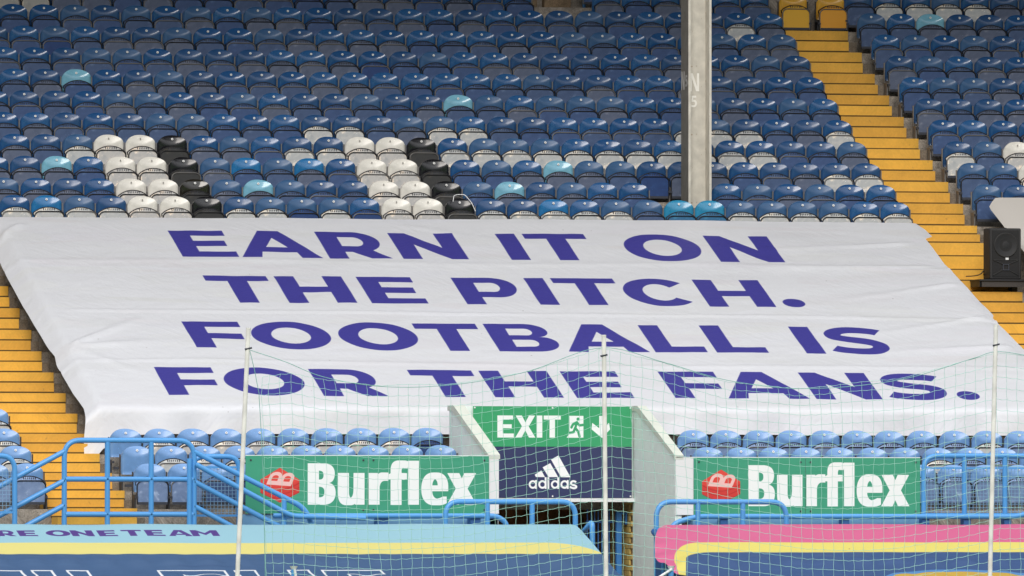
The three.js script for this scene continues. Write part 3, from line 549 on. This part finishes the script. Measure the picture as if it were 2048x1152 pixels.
function burflexPrint(g, w, h, o) {
  g.fillStyle = '#43a07f'; g.fillRect(0, 0, w, h);
  for (let i = 0; i < 90; i++) { g.fillStyle = `rgba(${rnd() < 0.5 ? '255,255,255' : '0,50,30'},${rr(0.01, 0.03)})`; g.fillRect(rnd() * w, rnd() * h, rr(0.05, 0.9), rr(0.005, 0.05)); }
  // red faceted emblem
  const cx = o.cx, cy = 0.395, q = (l, c) => { g.fillStyle = c; g.beginPath(); l.forEach(([a, b], i) => (i ? g.lineTo(cx + a, cy + b) : g.moveTo(cx + a, cy + b))); g.closePath(); g.fill(); };
  q([[0, -0.235], [0.27, -0.075], [0.27, 0.1], [0, 0.235], [-0.27, 0.1], [-0.27, -0.075]], '#e0443c');
  q([[-0.27, -0.03], [-0.06, 0.045], [0.05, 0.045], [0.27, -0.045], [0.27, 0.1], [0, 0.235], [-0.27, 0.1]], '#d63d38');
  g.strokeStyle = 'rgba(150,25,30,.35)'; g.lineWidth = 0.012; for (const k of [0.0, 0.06, 0.12]) { g.beginPath(); g.moveTo(cx - 0.27, cy - 0.02 + k); g.quadraticCurveTo(cx, cy + 0.14 + k, cx + 0.27, cy - 0.03 + k); g.stroke(); }
  q([[0, -0.235], [0.27, -0.075], [0.06, 0.03], [-0.27, -0.075]], '#e64c42');
  g.save(); g.translate(cx - 0.19, cy - 0.01); g.transform(1, 0.07, 0.42, -1, 0, 0); g.fillStyle = '#f6c7c2'; // the B lying on the top facet
  g.beginPath(); g.rect(0, 0, 0.34, 0.055); g.fill(); g.lineWidth = 0.045; g.strokeStyle = '#f6c7c2'; for (const k of [0.022, 0.19]) { g.beginPath(); g.moveTo(k, 0.03); g.lineTo(k, 0.1); g.bezierCurveTo(k, 0.17, k + 0.13, 0.17, k + 0.13, 0.1); g.lineTo(k + 0.13, 0.03); g.stroke(); }
  g.restore();
  g.fillStyle = '#f7faf9'; g.save(); fitText(g, 'Burflex', o.tx, 0.655, o.tw, 0.78, 4.2); g.restore();
}
function burflex(label, x, w, y, end, seam) {
  const t = thing('advertising_board', label, 'advertising board', [x, y, 0.9], 'green boards either side of the exit');
  const mat = signMat(board(w, 0.778, 1024 / 3.4, (g, W, H) => burflexPrint(g, W, H, end.print)));
  let a = 0;
  for (const b of [...seam, w]) { const p = part('panel', panelGeo(b - a - 0.006, 0.778, 0.02, a / w, b / w), mat, t); p.position.set(a, 0, 0.03);
    for (const bxx of [a + 0.07, b - 0.07]) for (const by of [0.05, 0.72]) part('bolt', new THREE.CylinderGeometry(0.014, 0.014, 0.008, 8).rotateX(Math.PI / 2).translate(bxx - a, by, 0.014), M.hinge, p); a = b; }
  part('end_panel', bx(end.x0 - x, end.x1 - x, 0, 0.778, -0.02, 0.028), M.whiteBoard, t);
  part('top_edge', bx(Math.min(0, end.x0 - x), Math.max(w, end.x1 - x), 0.779, 0.789, -0.02, 0.03), M.whiteBoard, t);
  return t;
}
burflex('green Burflex board behind the blue handrails, handrail side of the exit', -3.946, 3.386, 2.862, { x0: -0.558, x1: -0.424, print: { cx: 0.475, tx: 0.83, tw: 2.36 } }, [1.7]);
burflex('green Burflex board above the pink banner, beside the meshed barrier', 2.314, 3.216, 2.846, { x0: 2.06, x1: 2.31, print: { cx: 0.385, tx: 0.74, tw: 2.3 } }, [1.58]);
{ // exit and sponsor panels on the lintel
  const t = thing('exit_sign', 'green and navy exit sign with running figure hung over the exit', 'sign', [-0.235, 3.085, -1.225]);
  const W = 2.255, up = board(W, 0.555, 400, (g, w, h) => {
    g.fillStyle = '#38a26c'; g.fillRect(0, 0, w, h); g.fillStyle = '#f4f8f6';
    const T0 = 0.127, T1 = 0.431, q = (...l) => { g.beginPath(); for (let i = 0; i < l.length; i += 2) i ? g.lineTo(l[i], l[i + 1]) : g.moveTo(l[i], l[i + 1]); g.closePath(); g.fill(); }, hb = 0.056, sv = 0.078;
    q(0.341, T0, 0.565, T0, 0.565, T0 + hb, 0.419, T0 + hb, 0.419, 0.248, 0.545, 0.248, 0.545, 0.303, 0.419, 0.303, 0.419, T1 - hb, 0.575, T1 - hb, 0.575, T1, 0.341, T1);
    q(0.6, T0, 0.69, T0, 0.74, 0.222, 0.79, T0, 0.878, T0, 0.787, 0.278, 0.882, T1, 0.79, T1, 0.738, 0.333, 0.685, T1, 0.595, T1, 0.69, 0.276);
    q(0.902, T0, 0.98, T0, 0.98, T1, 0.902, T1); q(1.0, T0, 1.243, T0, 1.243, T0 + hb, 1.16, T0 + hb, 1.16, T1, 1.082, T1, 1.082, T0 + hb, 1.0, T0 + hb);
    // white doorway with a running figure cut out of it
    const x = 1.325; g.fillRect(x + 0.04, 0.13, 0.2, 0.3); g.beginPath(); g.moveTo(x, 0.432); g.lineTo(x + 0.05, 0.36); g.lineTo(x + 0.2, 0.36); g.lineTo(x + 0.21, 0.432); g.closePath(); g.fill();
    g.strokeStyle = '#38a26c'; g.fillStyle = '#38a26c'; g.lineWidth = 0.034; g.lineCap = 'round'; g.lineJoin = 'round'; g.beginPath(); g.arc(x + 0.165, 0.175, 0.023, 0, 7); g.fill();
    for (const l of [[0.145, 0.215, 0.125, 0.3], [0.14, 0.222, 0.09, 0.25, 0.07, 0.29], [0.15, 0.225, 0.185, 0.262, 0.235, 0.255], [0.125, 0.3, 0.165, 0.345, 0.185, 0.415], [0.12, 0.3, 0.1, 0.355, 0.02, 0.37]]) { g.beginPath(); g.moveTo(x + l[0], l[1]); for (let i = 2; i < l.length; i += 2) g.lineTo(x + l[i], l[i + 1]); g.stroke(); }
    g.fillStyle = '#f4f8f6'; g.beginPath(); // arrow
    for (const [i, p] of [[1.79, 0.13], [1.86, 0.13], [1.86, 0.285], [1.93, 0.225], [1.945, 0.315], [1.83, 0.435], [1.68, 0.315], [1.69, 0.225], [1.79, 0.3]].entries()) i ? g.lineTo(...p) : g.moveTo(...p); g.closePath(); g.fill();
  });
  const low = board(W, 0.7, 400, (g, w, h) => {
    g.fillStyle = '#3a3f66'; g.fillRect(0, 0, w, h); g.fillStyle = '#fafafc'; g.strokeStyle = '#fafafc';
    // three slanted bars, each taller than the one before
    const bar3 = (...l) => { g.beginPath(); for (let i = 0; i < l.length; i += 2) { const X = (l[i] / 3.2 - 345) / 141, Y = (l[i + 1] / 3.2 - 93) / 147; i ? g.lineTo(X, Y) : g.moveTo(X, Y); } g.closePath(); g.fill(); };
    bar3(1497, 478, 1540, 450, 1563, 493, 1505, 493); bar3(1548, 430, 1597, 403, 1648, 493, 1586, 493); bar3(1602, 380, 1650, 353, 1727, 494, 1666, 494);
    // rounded lower-case word under the bars
    const cap = 0.575, rO = 0.0455, lw = 0.027; g.lineWidth = lw; let x = 0.785;
    const bowl = (cx) => { g.beginPath(); g.arc(cx, cap - rO - 0.012, rO, 0, 7); g.stroke(); }, bar = (cx, a, b) => g.fillRect(cx - lw / 2, a, lw, b - a);
    const top = cap - 2 * rO - 0.028, asc = cap - 0.158;
    for (const ch of 'adidas') {
      if (ch === 'a' || ch === 'd') { bowl(x + rO + 0.015); bar(x + 2 * rO + 0.015, ch === 'd' ? asc : top, cap + 0.003); x += 2 * rO + 0.045; }
      else if (ch === 'i') { bar(x + 0.008, top, cap + 0.003); bar(x + 0.008, asc, asc + 0.032); x += 0.043; }
      else { g.save(); g.lineWidth = 0.029; g.beginPath(); g.moveTo(x + 0.088, top + 0.032); g.bezierCurveTo(x + 0.05, top - 0.005, x + 0.0, top + 0.03, x + 0.02, top + 0.055); g.bezierCurveTo(x + 0.04, top + 0.075, x + 0.1, top + 0.07, x + 0.09, top + 0.1); g.bezierCurveTo(x + 0.07, cap + 0.005, x + 0.02, cap - 0.01, x + 0.0, cap - 0.03); g.stroke(); g.restore(); x += 0.11; }
    }
  });
  const a = part('exit_panel', panelGeo(W, 0.555, 0.022), signMat(up, 0.4), t); a.position.set(0, 0.703, 0);
  const b = part('sponsor_panel', panelGeo(W, 0.7, 0.022), signMat(low, 0.22), t);
  for (const x of [0.02, 1.125, 2.235]) { part('bolt', new THREE.CylinderGeometry(0.012, 0.012, 0.01, 8).rotateX(Math.PI / 2).translate(x, 0.535, 0.014), M.whiteBoard, a); part('bolt', new THREE.CylinderGeometry(0.012, 0.012, 0.01, 8).rotateX(Math.PI / 2).translate(x, 0.02, 0.014), M.whiteBoard, b); }
}
// blue plinth walls under the boards
struct('plinth', merge([bx(-3.98, -0.43, 1.7, 2.85, 0.6, 0.9), bx(2.31, 5.53, 1.7, 2.835, 0.6, 0.9)]), new THREE.MeshStandardMaterial({ map: whiteWall, color: lin(0.2, 0.42, 0.72), roughness: 0.7 }));

// ---------------------------------------------------------------- blue handrails
const RR = 0.036;
function rail(name, label, list, extra) { const t = thing(name, label, 'handrail'); for (const [n, g, m] of list) part(n, g, m ?? M.blueRail, t); if (extra) extra(t); return t; }
const Z = 1.3, up = (x, y1, z = Z) => sweep([V(x, 1.7, z), V(x, y1, z)], RR, 10);
rail('landing_barrier', 'blue tubular barrier with three bars across the foot of the steps', [
  ['top_rail', pipe([[-6.52, 1.7, Z], [-6.52, 3.84, Z], [-4.74, 3.84, Z], [-4.74, 1.7, Z]], RR, 0.23)],
  ['post', up(-5.93, 3.82)], ['post', up(-5.33, 3.82)],
  ['middle_rail', sweep([V(-6.52, 3.32, Z), V(-4.74, 3.32, Z)], RR, 10)], ['bottom_rail', sweep([V(-6.52, 2.85, Z), V(-4.74, 2.85, Z)], RR, 10)],
]);
rail('stair_handrail', 'blue stair handrail sloping away from the steps, at the picture edge', [
  ['top_rail', pipe([[-6.52, 3.69, Z], [-7.95, 2.93, Z], [-8.6, 2.6, Z]], RR, 0.1)], ['middle_rail', sweep([V(-6.52, 3.3, Z), V(-7.95, 2.54, Z)], RR, 10)], ['bottom_rail', sweep([V(-6.52, 2.97, Z), V(-7.95, 2.21, Z)], RR, 10)],
]);
rail('stair_handrail', 'blue stair handrail sloping in front of the green Burflex board', [
  ['top_rail', pipe([[-4.74, 3.69, Z], [-3.2, 2.93, Z], [-3.06, 2.55, Z]], RR, 0.16)], ['middle_rail', pipe([[-4.74, 3.52, Z + 0.1], [-3.42, 2.825, Z + 0.1], [-2.4, 2.8, Z + 0.1]], RR, 0.12)],
  ['middle_rail', sweep([V(-4.74, 3.29, Z), V(-3.4, 2.6, Z)], RR, 10)], ['bottom_rail', sweep([V(-4.74, 2.96, Z), V(-3.9, 2.52, Z)], RR, 10)], ['post', sweep([V(-3.5, 1.7, Z), V(-3.5, 3.07, Z)], RR, 10)], ['post', sweep([V(-4.81, 1.7, Z + 0.02), V(-4.81, 3.6, Z + 0.02)], RR, 10)],
]);
function weld(t, x0, x1, y0, y1, z, st = 0.05) { // welded wire mesh as one part
  const l = []; for (let x = x0 + st / 2; x < x1; x += st) l.push(bx(x - 0.003, x + 0.003, y0, y1, z - 0.003, z + 0.003)); for (let y = y0 + st / 2; y < y1; y += st) l.push(bx(x0, x1, y - 0.003, y + 0.003, z + 0.0035, z + 0.009));
  const m = part('wire_mesh', merge(l), M.wire ??= new THREE.MeshStandardMaterial({ color: lin(0.22, 0.4, 0.6), roughness: 0.5 }), t); m.userData.kind = 'stuff';
}
rail('mesh_barrier', 'small blue barrier with wire mesh between handrail and green board', [
  ['frame', pipe([[-4.65, 1.7, 0.78], [-4.65, 3.63, 0.78], [-4.0, 3.63, 0.78], [-4.0, 1.7, 0.78]], RR, 0.18)], ['mesh_rail', merge([bx(-4.65, -4.0, 3.47, 3.5, 0.765, 0.795), bx(-4.65, -4.0, 2.82, 2.85, 0.765, 0.795)])],
], (t) => weld(t, -4.62, -4.03, 2.85, 3.47, 0.78));
rail('mesh_barrier', 'blue barrier with wire mesh before the front seats above the pink banner', [
  ['frame', pipe([[5.57, 2.82, 0.95], [5.57, 3.655, 0.95], [9.2, 3.655, 0.95], [9.2, 2.82, 0.95]], RR, 0.2)], ['post', sweep([V(6.15, 2.7, 0.95), V(6.15, 3.65, 0.95)], RR, 10)], ['post', sweep([V(6.73, 2.7, 0.95), V(6.73, 3.65, 0.95)], RR, 10)],
  ['mesh_rail', merge([bx(5.6, 9.2, 3.475, 3.5, 0.935, 0.965), bx(5.6, 9.2, 2.85, 2.875, 0.935, 0.965)])],
], (t) => weld(t, 5.6, 7.4, 2.87, 3.475, 0.95));
rail('mesh_barrier', 'blue meshed barrier end at the picture edge, across the steps', [
  ['frame', pipe([[-7.26, 1.7, 1.6], [-7.26, 3.63, 1.6], [-9, 3.63, 1.6]], RR, 0.2)], ['mesh_rail', bx(-9, -7.27, 2.86, 2.89, 1.585, 1.615)],
], (t) => weld(t, -8, -7.3, 2.89, 3.45, 1.6));
rail('low_rail', 'long low blue rail under the green board, handrail side', [['rail', pipe([[-3.6, 2.83, 1.1], [-0.5, 2.83, 1.1], [-0.36, 2.74, 1.1], [-0.34, 2.3, 1.1]], RR, 0.1)], ['bracket', bx(-2.16, -2.0, 2.62, 2.8, 0.91, 1.09), M.blueDark], ['bracket', bx(-0.86, -0.72, 2.62, 2.8, 0.91, 1.09), M.blueDark]]);
rail('low_rail', 'long low blue rail under the green board, above the pink banner', [['rail', pipe([[1.9, 2.45, 1.1], [1.95, 2.72, 1.1], [2.3, 2.825, 1.1], [6.9, 2.825, 1.1], [7.2, 2.95, 1.1]], RR, 0.14)], ...[2.7, 4.42, 5.56, 6.15, 6.73].map((x) => ['bracket', bx(x - 0.05, x + 0.05, 2.62, 2.79, 0.93, 1.09), M.blueDark])]);
rail('hoop_rail', 'blue hoop rail behind the light blue banner, in front of the exit', [['hoop', pipe([[-1.49, 1.7, 2.2], [-1.49, 3.02, 2.2], [0.31, 3.02, 2.2], [0.31, 1.7, 2.2]], RR, 0.2)], ['post', up(-0.91, 3, 2.2)], ['post', up(-0.29, 3, 2.2)]]);
rail('hoop_rail', 'blue hoop rail behind the pink banner, beside the exit', [['hoop', pipe([[1.44, 1.7, 2.2], [1.44, 3.02, 2.2], [3.26, 3.02, 2.2], [3.26, 1.7, 2.2]], RR, 0.22)], ['post', up(2.02, 3, 2.2)], ['post', up(2.65, 3, 2.2)]]);
rail('hoop_rail', 'short blue hoop rail end beside the light blue banner corner', [['hoop', pipe([[0.36, 1.4, 2.9], [0.36, 2.76, 2.9], [0.3, 2.5, 2.3], [0.3, 1.7, 2.3]], RR, 0.1)]]);
{
  const t = thing('side_panel', 'dark blue sloping side panel under the pink banner corner', 'panel');
  const sh = new THREE.Shape(); sh.moveTo(-2.3, 1); sh.lineTo(-5.2, 1); sh.lineTo(-5.2, 1.75); sh.lineTo(-2.3, 2.62); sh.closePath();
  part('sheet', new THREE.ExtrudeGeometry(sh, { depth: 0.04, bevelEnabled: false }).rotateY(Math.PI / 2).translate(1.4, 0, 0), M.blueDark, t);
  part('edge_rail', sweep([V(1.38, 2.62, 2.3), V(1.38, 1.72, 5.2)], 0.045, 8), M.blueDark, t); part('post', sweep([V(1.3, 1, 3.1), V(1.3, 2.45, 3.1)], 0.035, 8), M.blueRail, t);
}

// ---------------------------------------------------------------- banners over the front seats
function frontSheet(x0, x1, t1, nx, nt, uvf) {
  return gridSheet(nx, nt, (u, v) => {
    const t = v * t1, x = x0(t) + (x1(t) - x0(t)) * u, z = 2.4 + t;
    let y = 2.737 - 0.316 * t + 0.012 * fbm(x * 0.9, t * 1.5, 3, 3) + 0.006 * Math.sin(x * 2.1 + Math.sin(x)) * smooth(0.3, 0, t);
    for (const tr of [1.62, 2.36, 3.1]) { const q = ((x / PITCH_X + tr * 0.3) % 1 + 1) % 1 - 0.5; y += 0.04 * Math.exp(-((q / 0.34) ** 4)) * Math.exp(-(((t - tr) / 0.2) ** 2)); }
    if (t < 0.06) y -= (0.06 - t) * 0.6;
    return [x, y, z, ...uvf(x, t)];
  });
}
function boldLine(g, s, x0, y, h, adv, sv, sh, wd) { let x = x0; for (const ch of s) { if (ch === ' ') { x += adv.space; continue; } letter(g, ch, x, y, wd[ch], h, sv, sh); x += wd[ch] + adv.gap; } }
{
  const x0 = -9.2, w = 9.7, T = 3.2, map = board(w, T, 205, (g) => {
    g.translate(-x0, 0);
    g.fillStyle = '#43648f'; g.fillRect(x0, 0, w, T);
    for (let i = 0; i < 220; i++) { g.fillStyle = `rgba(${rnd() < 0.5 ? '110,150,200' : '20,40,80'},${rr(0.02, 0.06)})`; g.fillRect(x0 + rnd() * w, 1.2 + rnd() * 2, rr(0.1, 1.2), rr(0.01, 0.06)); }
    g.fillStyle = '#efe58c'; g.fillRect(x0, 0, w, 1.32); g.fillStyle = '#a2d2e2'; g.fillRect(x0, 0, w, 0.845);
    // the yellow band tapers away towards the free end
    g.fillStyle = '#a2d2e2'; g.beginPath(); g.moveTo(-0.35, 0.845); g.quadraticCurveTo(0.1, 0.86, 0.32, 1.35); g.lineTo(0.6, 1.35); g.lineTo(0.6, 0.5); g.lineTo(-0.35, 0.5); g.fill();
    g.fillStyle = '#43648f'; g.beginPath(); g.moveTo(-0.5, 1.32); g.quadraticCurveTo(0.05, 1.33, 0.3, 1.72); g.lineTo(0.6, 2); g.lineTo(-0.5, 2); g.fill();
    g.fillStyle = '#5b3f90';
    const px = { R: 0.245, E: 0.25, O: 0.33, N: 0.3, T: 0.275, A: 0.325, M: 0.365 };
    for (const [ch, x] of [['R', -7.77], ['E', -7.475], ['O', -7.1], ['N', -6.76], ['E', -6.395], ['T', -6.07], ['E', -5.75], ['A', -5.455], ['M', -5.13]]) letter(g, ch, x, 0.315, px[ch], 0.245, 0.095, 0.052);
    g.strokeStyle = '#f4f7fa'; g.lineWidth = 0.034; g.lineJoin = 'miter';
    const stem = (a, b) => g.strokeRect(a, 1.995, b - a, 2), E = (a, b) => { g.beginPath(); g.moveTo(a, 4); g.lineTo(a, 1.995); g.lineTo(b, 1.995); g.lineTo(b, 2.22); g.lineTo(a + 0.3, 2.22); g.lineTo(a + 0.3, 2.5); g.lineTo(b - 0.05, 2.5); g.stroke(); };
    stem(-8.4, -7.77); stem(-7.62, -7.36); stem(-7.15, -6.88); E(-5.93, -5.04); stem(-4.9, -4.63); stem(-4.18, -3.91); E(-3.72, -2.93);
  });
  const m = clothMat(map, lin(0.76, 0.76, 0.76), 0.55);
  solo('seat_banner', frontSheet(() => x0, (t) => lerpTab([[0, 0.14], [0.12, 0.24], [0.3, 0.26], [1, 0.27], [3, 0.28]], t), 3.1, 200, 60, (x, t) => [(x - x0) / w, 1 - t / T]), m, 'light blue, yellow and navy banner reading RE ONE TEAM over front seats', 'banner');
}
{
  const x0 = 0.9, w = 8.3, T = 3.2, map = board(w, T, 220, (g) => {
    g.translate(-x0, 0); g.fillStyle = '#e46f9c'; g.fillRect(x0, 0, w, T);
    const band = (off, r, c) => { g.fillStyle = c; g.beginPath(); const Y = off ? 1.25 : 0.83; g.moveTo(10, Y); g.lineTo(1.78, Y); if (off) { g.bezierCurveTo(1.58, 1.25, 1.42, 1.4, 1.36, 1.6); g.lineTo(1.18, 2.24); g.lineTo(1.1, 3); } else { g.bezierCurveTo(1.5, 0.83, 1.3, 1.15, 1.2, 1.6); g.lineTo(1.11, 2.24); g.lineTo(1.04, 3); } g.lineTo(1.04, 4); g.lineTo(10, 4); g.fill(); };
    band(0, 0.24, '#f2e57a'); band(0.19, 0.24, '#3d5c8f');
    for (let i = 0; i < 160; i++) { g.fillStyle = `rgba(${rnd() < 0.5 ? '110,150,200' : '20,40,80'},${rr(0.02, 0.07)})`; g.fillRect(1.6 + rnd() * 7, 1.4 + rnd() * 2, rr(0.1, 1.2), rr(0.01, 0.06)); }
    g.fillStyle = '#7d2f63'; for (let i = 0; i < 7; i++) { g.beginPath(); g.ellipse(rr(2, 7), rr(0.1, 1.2), rr(0.01, 0.022), 0.008, rr(-1, 1), 0, 7); g.fill(); }
    g.strokeStyle = '#5b93cf'; g.lineWidth = 0.1; g.beginPath(); g.ellipse(5.0, 2.75, 1.35, 0.72, 0, 0, 7); g.fillStyle = '#d8b24a'; g.fill(); g.stroke();
    g.fillStyle = '#3b3e8e'; g.beginPath(); g.moveTo(6.84, 0.24); g.lineTo(7.4, 0.24); g.lineTo(7.4, 0.42); g.lineTo(6.95, 0.4); g.fill();
  });
  const m = clothMat(map, lin(0.76, 0.76, 0.76), 0.55);
  const L = [[0, 1.56], [0.2, 1.36], [0.6, 1.2], [1.35, 1.0], [1.6, 1.02], [2.0, 1.12], [2.25, 1.2], [3.2, 1.22]];
  const g = frontSheet((t) => lerpTab(L, t), () => x0 + w, 3.1, 190, 60, (x, t) => [(x - x0) / w, 1 - t / T]), p = g.attributes.position;
  for (let i = 0; i < p.count; i++) { const d = Math.max(0, 1.5 - p.getX(i)); p.setY(i, p.getY(i) - d * d * 0.25 + 0.02 * Math.sin(p.getZ(i) * 14) * Math.min(1, d * 2)); }
  g.computeVertexNormals();
  solo('seat_banner', g, m, 'pink, yellow and navy banner draped over front seats beside the exit', 'banner');
}

// ---------------------------------------------------------------- loudspeaker on its plinth
{
  const b = thing('speaker_platform', 'low black wooden platform on the yellow steps under the loudspeaker', 'platform', [9.43, 6.18, -8.12]);
  part('deck', new RoundedBoxGeometry(0.74, 0.03, 0.5, 2, 0.006).translate(0, 0.095, 0), M.black, b); part('front_board', bx(-0.355, 0.37, 0, 0.078, 0.2, 0.23), new THREE.MeshStandardMaterial({ color: lin(0.05, 0.043, 0.04), roughness: 0.5 }), b); part('side_board', bx(-0.365, -0.335, 0, 0.078, -0.23, 0.23), M.black, b); part('leg', bx(0.2, 0.24, -0.3, 0.0, -0.2, -0.16), M.black, b);
  const t = thing('loudspeaker', 'black loudspeaker cabinet on the yellow steps beside the white banner', 'loudspeaker', [9.49, 6.292, -8.16]);
  part('cabinet', new RoundedBoxGeometry(0.475, 0.745, 0.34, 3, 0.02).translate(0, 0.373, 0), new THREE.MeshStandardMaterial({ color: lin(0.022, 0.021, 0.022), roughness: 0.6 }), t);
  const gm = new THREE.MeshStandardMaterial({ color: lin(0.009, 0.009, 0.01), roughness: 0.75 }), cm = new THREE.MeshStandardMaterial({ color: lin(0.015, 0.0145, 0.0145), roughness: 0.6 });
  const gr = part('grille', new RoundedBoxGeometry(0.41, 0.68, 0.012, 2, 0.005).translate(0, 0.373, 0.172), gm, t); void gr;
  const wf = part('woofer', new THREE.TorusGeometry(0.17, 0.013, 8, 40).translate(0, 0.5, 0.178), cm, t);
  part('cone', new THREE.LatheGeometry([[0.0, 0.004], [0.05, 0.006], [0.06, -0.004], [0.155, 0.012], [0.168, 0.012]].map(([a, c]) => new THREE.Vector2(a, c)), 36).rotateX(Math.PI / 2).translate(0, 0.5, 0.176), M.black, wf);
  part('horn', merge([bx(-0.19, 0.19, 0.278, 0.292, 0.176, 0.184), ...[[0, 0], [1, 0], [0, 1], [1, 1]].map(([a, c]) => sweep([V((a - 0.5) * 0.38, 0.06 + c * 0.22, 0.18), V((a - 0.5) * 0.09, 0.14 + c * 0.08, 0.18)], 0.008, 6))]), cm, t);
  part('throat', merge([bx(-0.048, 0.048, 0.13, 0.142, 0.176, 0.19), bx(-0.048, 0.048, 0.212, 0.224, 0.176, 0.19), bx(-0.048, -0.036, 0.142, 0.212, 0.176, 0.19), bx(0.036, 0.048, 0.142, 0.212, 0.176, 0.19)]), M.hinge, t);
  part('badge', bx(-0.005, 0.04, 0.285, 0.315, 0.18, 0.188), M.whiteBoard, t); part('top_handle', bx(-0.05, 0.05, 0.745, 0.756, -0.05, 0.05), M.black, t);
  solo('speaker_cable', pipe([[9.25, 6.36, -8.3], [9.16, 6.42, -8.0], [9.1, 6.36, -7.96], [8.98, 6.335, -7.9], [8.86, 6.33, -7.9]], 0.008, 0.08, 6), M.black, 'thin black cable lying on the yellow steps beside the loudspeaker', 'cable');
}
solo('bent_wire', pipe([[1.66, 7.42, -9.84], [1.7, 7.52, -9.95], [1.86, 7.53, -9.95], [1.93, 7.4, -9.8], [1.98, 7.28, -9.78]], 0.0065, 0.05, 6), M.whiteBoard, 'thin pale wire bent over a black seat just above the banner', 'wire');

// ---------------------------------------------------------------- net poles and the ball-stop net
M.pole = new THREE.MeshStandardMaterial({ map: mottle(0.82, 1, 5, 6), color: lin(0.98, 0.96, 0.92), roughness: 0.5 });
const NZ = 7.5;
for (const [a, b, l] of [[[-5.44, 5.22], [-5.68, -0.1], 'white net pole in front of the handrail, leaning slightly'], [[-0.71, 5.15], [-0.66, -0.1], 'white net pole in front of the exit sign'], [[4.6, 5.31], [4.46, -0.1], 'white net pole in front of the pink banner and mesh barrier']]) {
  const t = thing('net_pole', l, 'net pole', [0, 0, NZ], 'white poles that carry the net');
  part('pole', sweep([V(b[0], b[1], 0), V(a[0], a[1], 0)], 0.03, 12), M.pole, t);
  part('hook', sweep([V(a[0] - 0.05, a[1] - 0.26, 0.02), V(a[0] + 0.04, a[1] - 0.24, 0.03)], 0.012, 6), M.hinge, t); part('pole_cap', new THREE.CylinderGeometry(0.032, 0.032, 0.02, 12).translate(a[0], a[1] + 0.008, 0), M.pole, t);
}
{
  const t = thing('ball_stop_net', 'thin green ball-stop net sagging between the white poles', 'net');
  M.net = new THREE.MeshStandardMaterial({ color: lin(0.42, 0.74, 0.64), roughness: 0.8 }); M.rope = new THREE.MeshStandardMaterial({ color: lin(0.22, 0.48, 0.42), roughness: 0.8 });
  const TOP = [[-5.31, 4.62], [-4.9, 4.68], [-4.49, 4.6], [-3.7, 4.49], [-2.77, 4.51], [-1.77, 4.68], [-0.73, 5.0], [0.11, 4.81], [0.92, 4.59], [1.93, 4.48], [3.29, 4.6], [4.31, 4.89], [4.59, 4.97], [5.3, 4.88], [6.3, 4.82], [7.5, 4.8]];
  const ropeP = [[-5.42, 4.95], [-4.95, 4.8], [-4.49, 4.62], ...TOP.slice(3)].map(([x, y]) => V(x, y, NZ + 0.01));
  part('head_rope', sweep(new THREE.CatmullRomCurve3(ropeP).getPoints(140), 0.0045, 5), M.rope, t);
  part('side_cord', sweep([V(-5.42, 4.94, NZ), V(-5.36, 4.7, NZ), V(-5.3, 4.4, NZ), V(-5.27, 3.9, NZ), V(-5.24, 3.2, NZ), V(-5.22, 2.3, NZ), V(-5.2, 1.2, NZ)], 0.0045, 5), M.rope, t);
  const NXs = 91, x0 = -5.3, st = 0.1415, P = [];
  for (let i = 0; i < NXs; i++) {
    const x = x0 + i * st, top = lerpTab(TOP, x), col = [], n = 34;
    // the mesh hangs from the rope: rows follow the rope near the top and even out lower down
    for (let k = 0; k < n; k++) {
      const d = k * 0.135, y = 4.72 + (top - 4.72) * Math.exp(-d * 0.35) - d * (1 + 0.03 * Math.sin(i * 0.13)) + 0.05 * fbm(x * 0.5, d * 0.5, 4, 2) + (k ? 0.03 * Math.sin(x * 0.8 + d * 1.3) : 0);
      col.push(V(x + (k ? 0.05 * fbm(x * 0.8, d * 0.9, 8, 2) + 0.016 * fbm(i * 0.9, k * 0.8, 2, 2) : 0) + d * 0.018, y, NZ + 0.08 * fbm(x * 0.4, d * 0.5, 1, 2)));
    }
    if (i === 0) for (const q of col) q.x += 0.05;
    P.push(col);
  }
  const g = [];
  for (let i = 0; i < NXs; i++) { const c = []; for (let k = 0; k < P[i].length; k++) { c.push(P[i][k]); if (k + 1 < P[i].length) { const m = P[i][k].clone().lerp(P[i][k + 1], 0.5); m.x += 0.006 * Math.sin(i * 2.1 + k * 1.7); c.push(m); } } g.push(sweep(c, 0.0025, 4, false)); }
  for (let k = 0; k < 34; k++) { const c = []; for (let i = 0; i < NXs; i++) { c.push(P[i][k]); if (i + 1 < NXs) { const m = P[i][k].clone().lerp(P[i + 1][k], 0.5); m.y -= 0.008 + 0.004 * Math.sin(i * 1.3 + k); c.push(m); } } g.push(sweep(c, 0.0025, 4, false)); }
  const m = part('netting', mergeGeometries(g), M.net, t); m.userData.kind = 'stuff';
}
for (const [x, l, tie] of [[-4.72, 'short blue stake with white cap before the navy banner lettering', 0], [0.33, 'short blue stake with white cap and strap below the pink banner', 1]]) {
  const t = thing('ground_stake', l, 'stake', [x, 0, 7], 'short stakes at the foot of the net');
  part('stake', sweep([V(0, 0, 0), V(0, 2.13, 0)], 0.035, 10), M.blueRail, t); part('cap', new THREE.CylinderGeometry(0.055, 0.03, 0.045, 12).translate(0, 2.15, 0), M.whiteBoard, t);
  part('strap', pipe([[0.0, 2.13, 0.045], [tie ? -0.18 : 0.05, tie ? 2.02 : 1.85, 0.05], [tie ? -0.24 : 0.07, tie ? 1.98 : 1.6, 0.05]], 0.018, 0.03, 6), M.whiteBoard, t);
}
renderer.render(scene, camera);
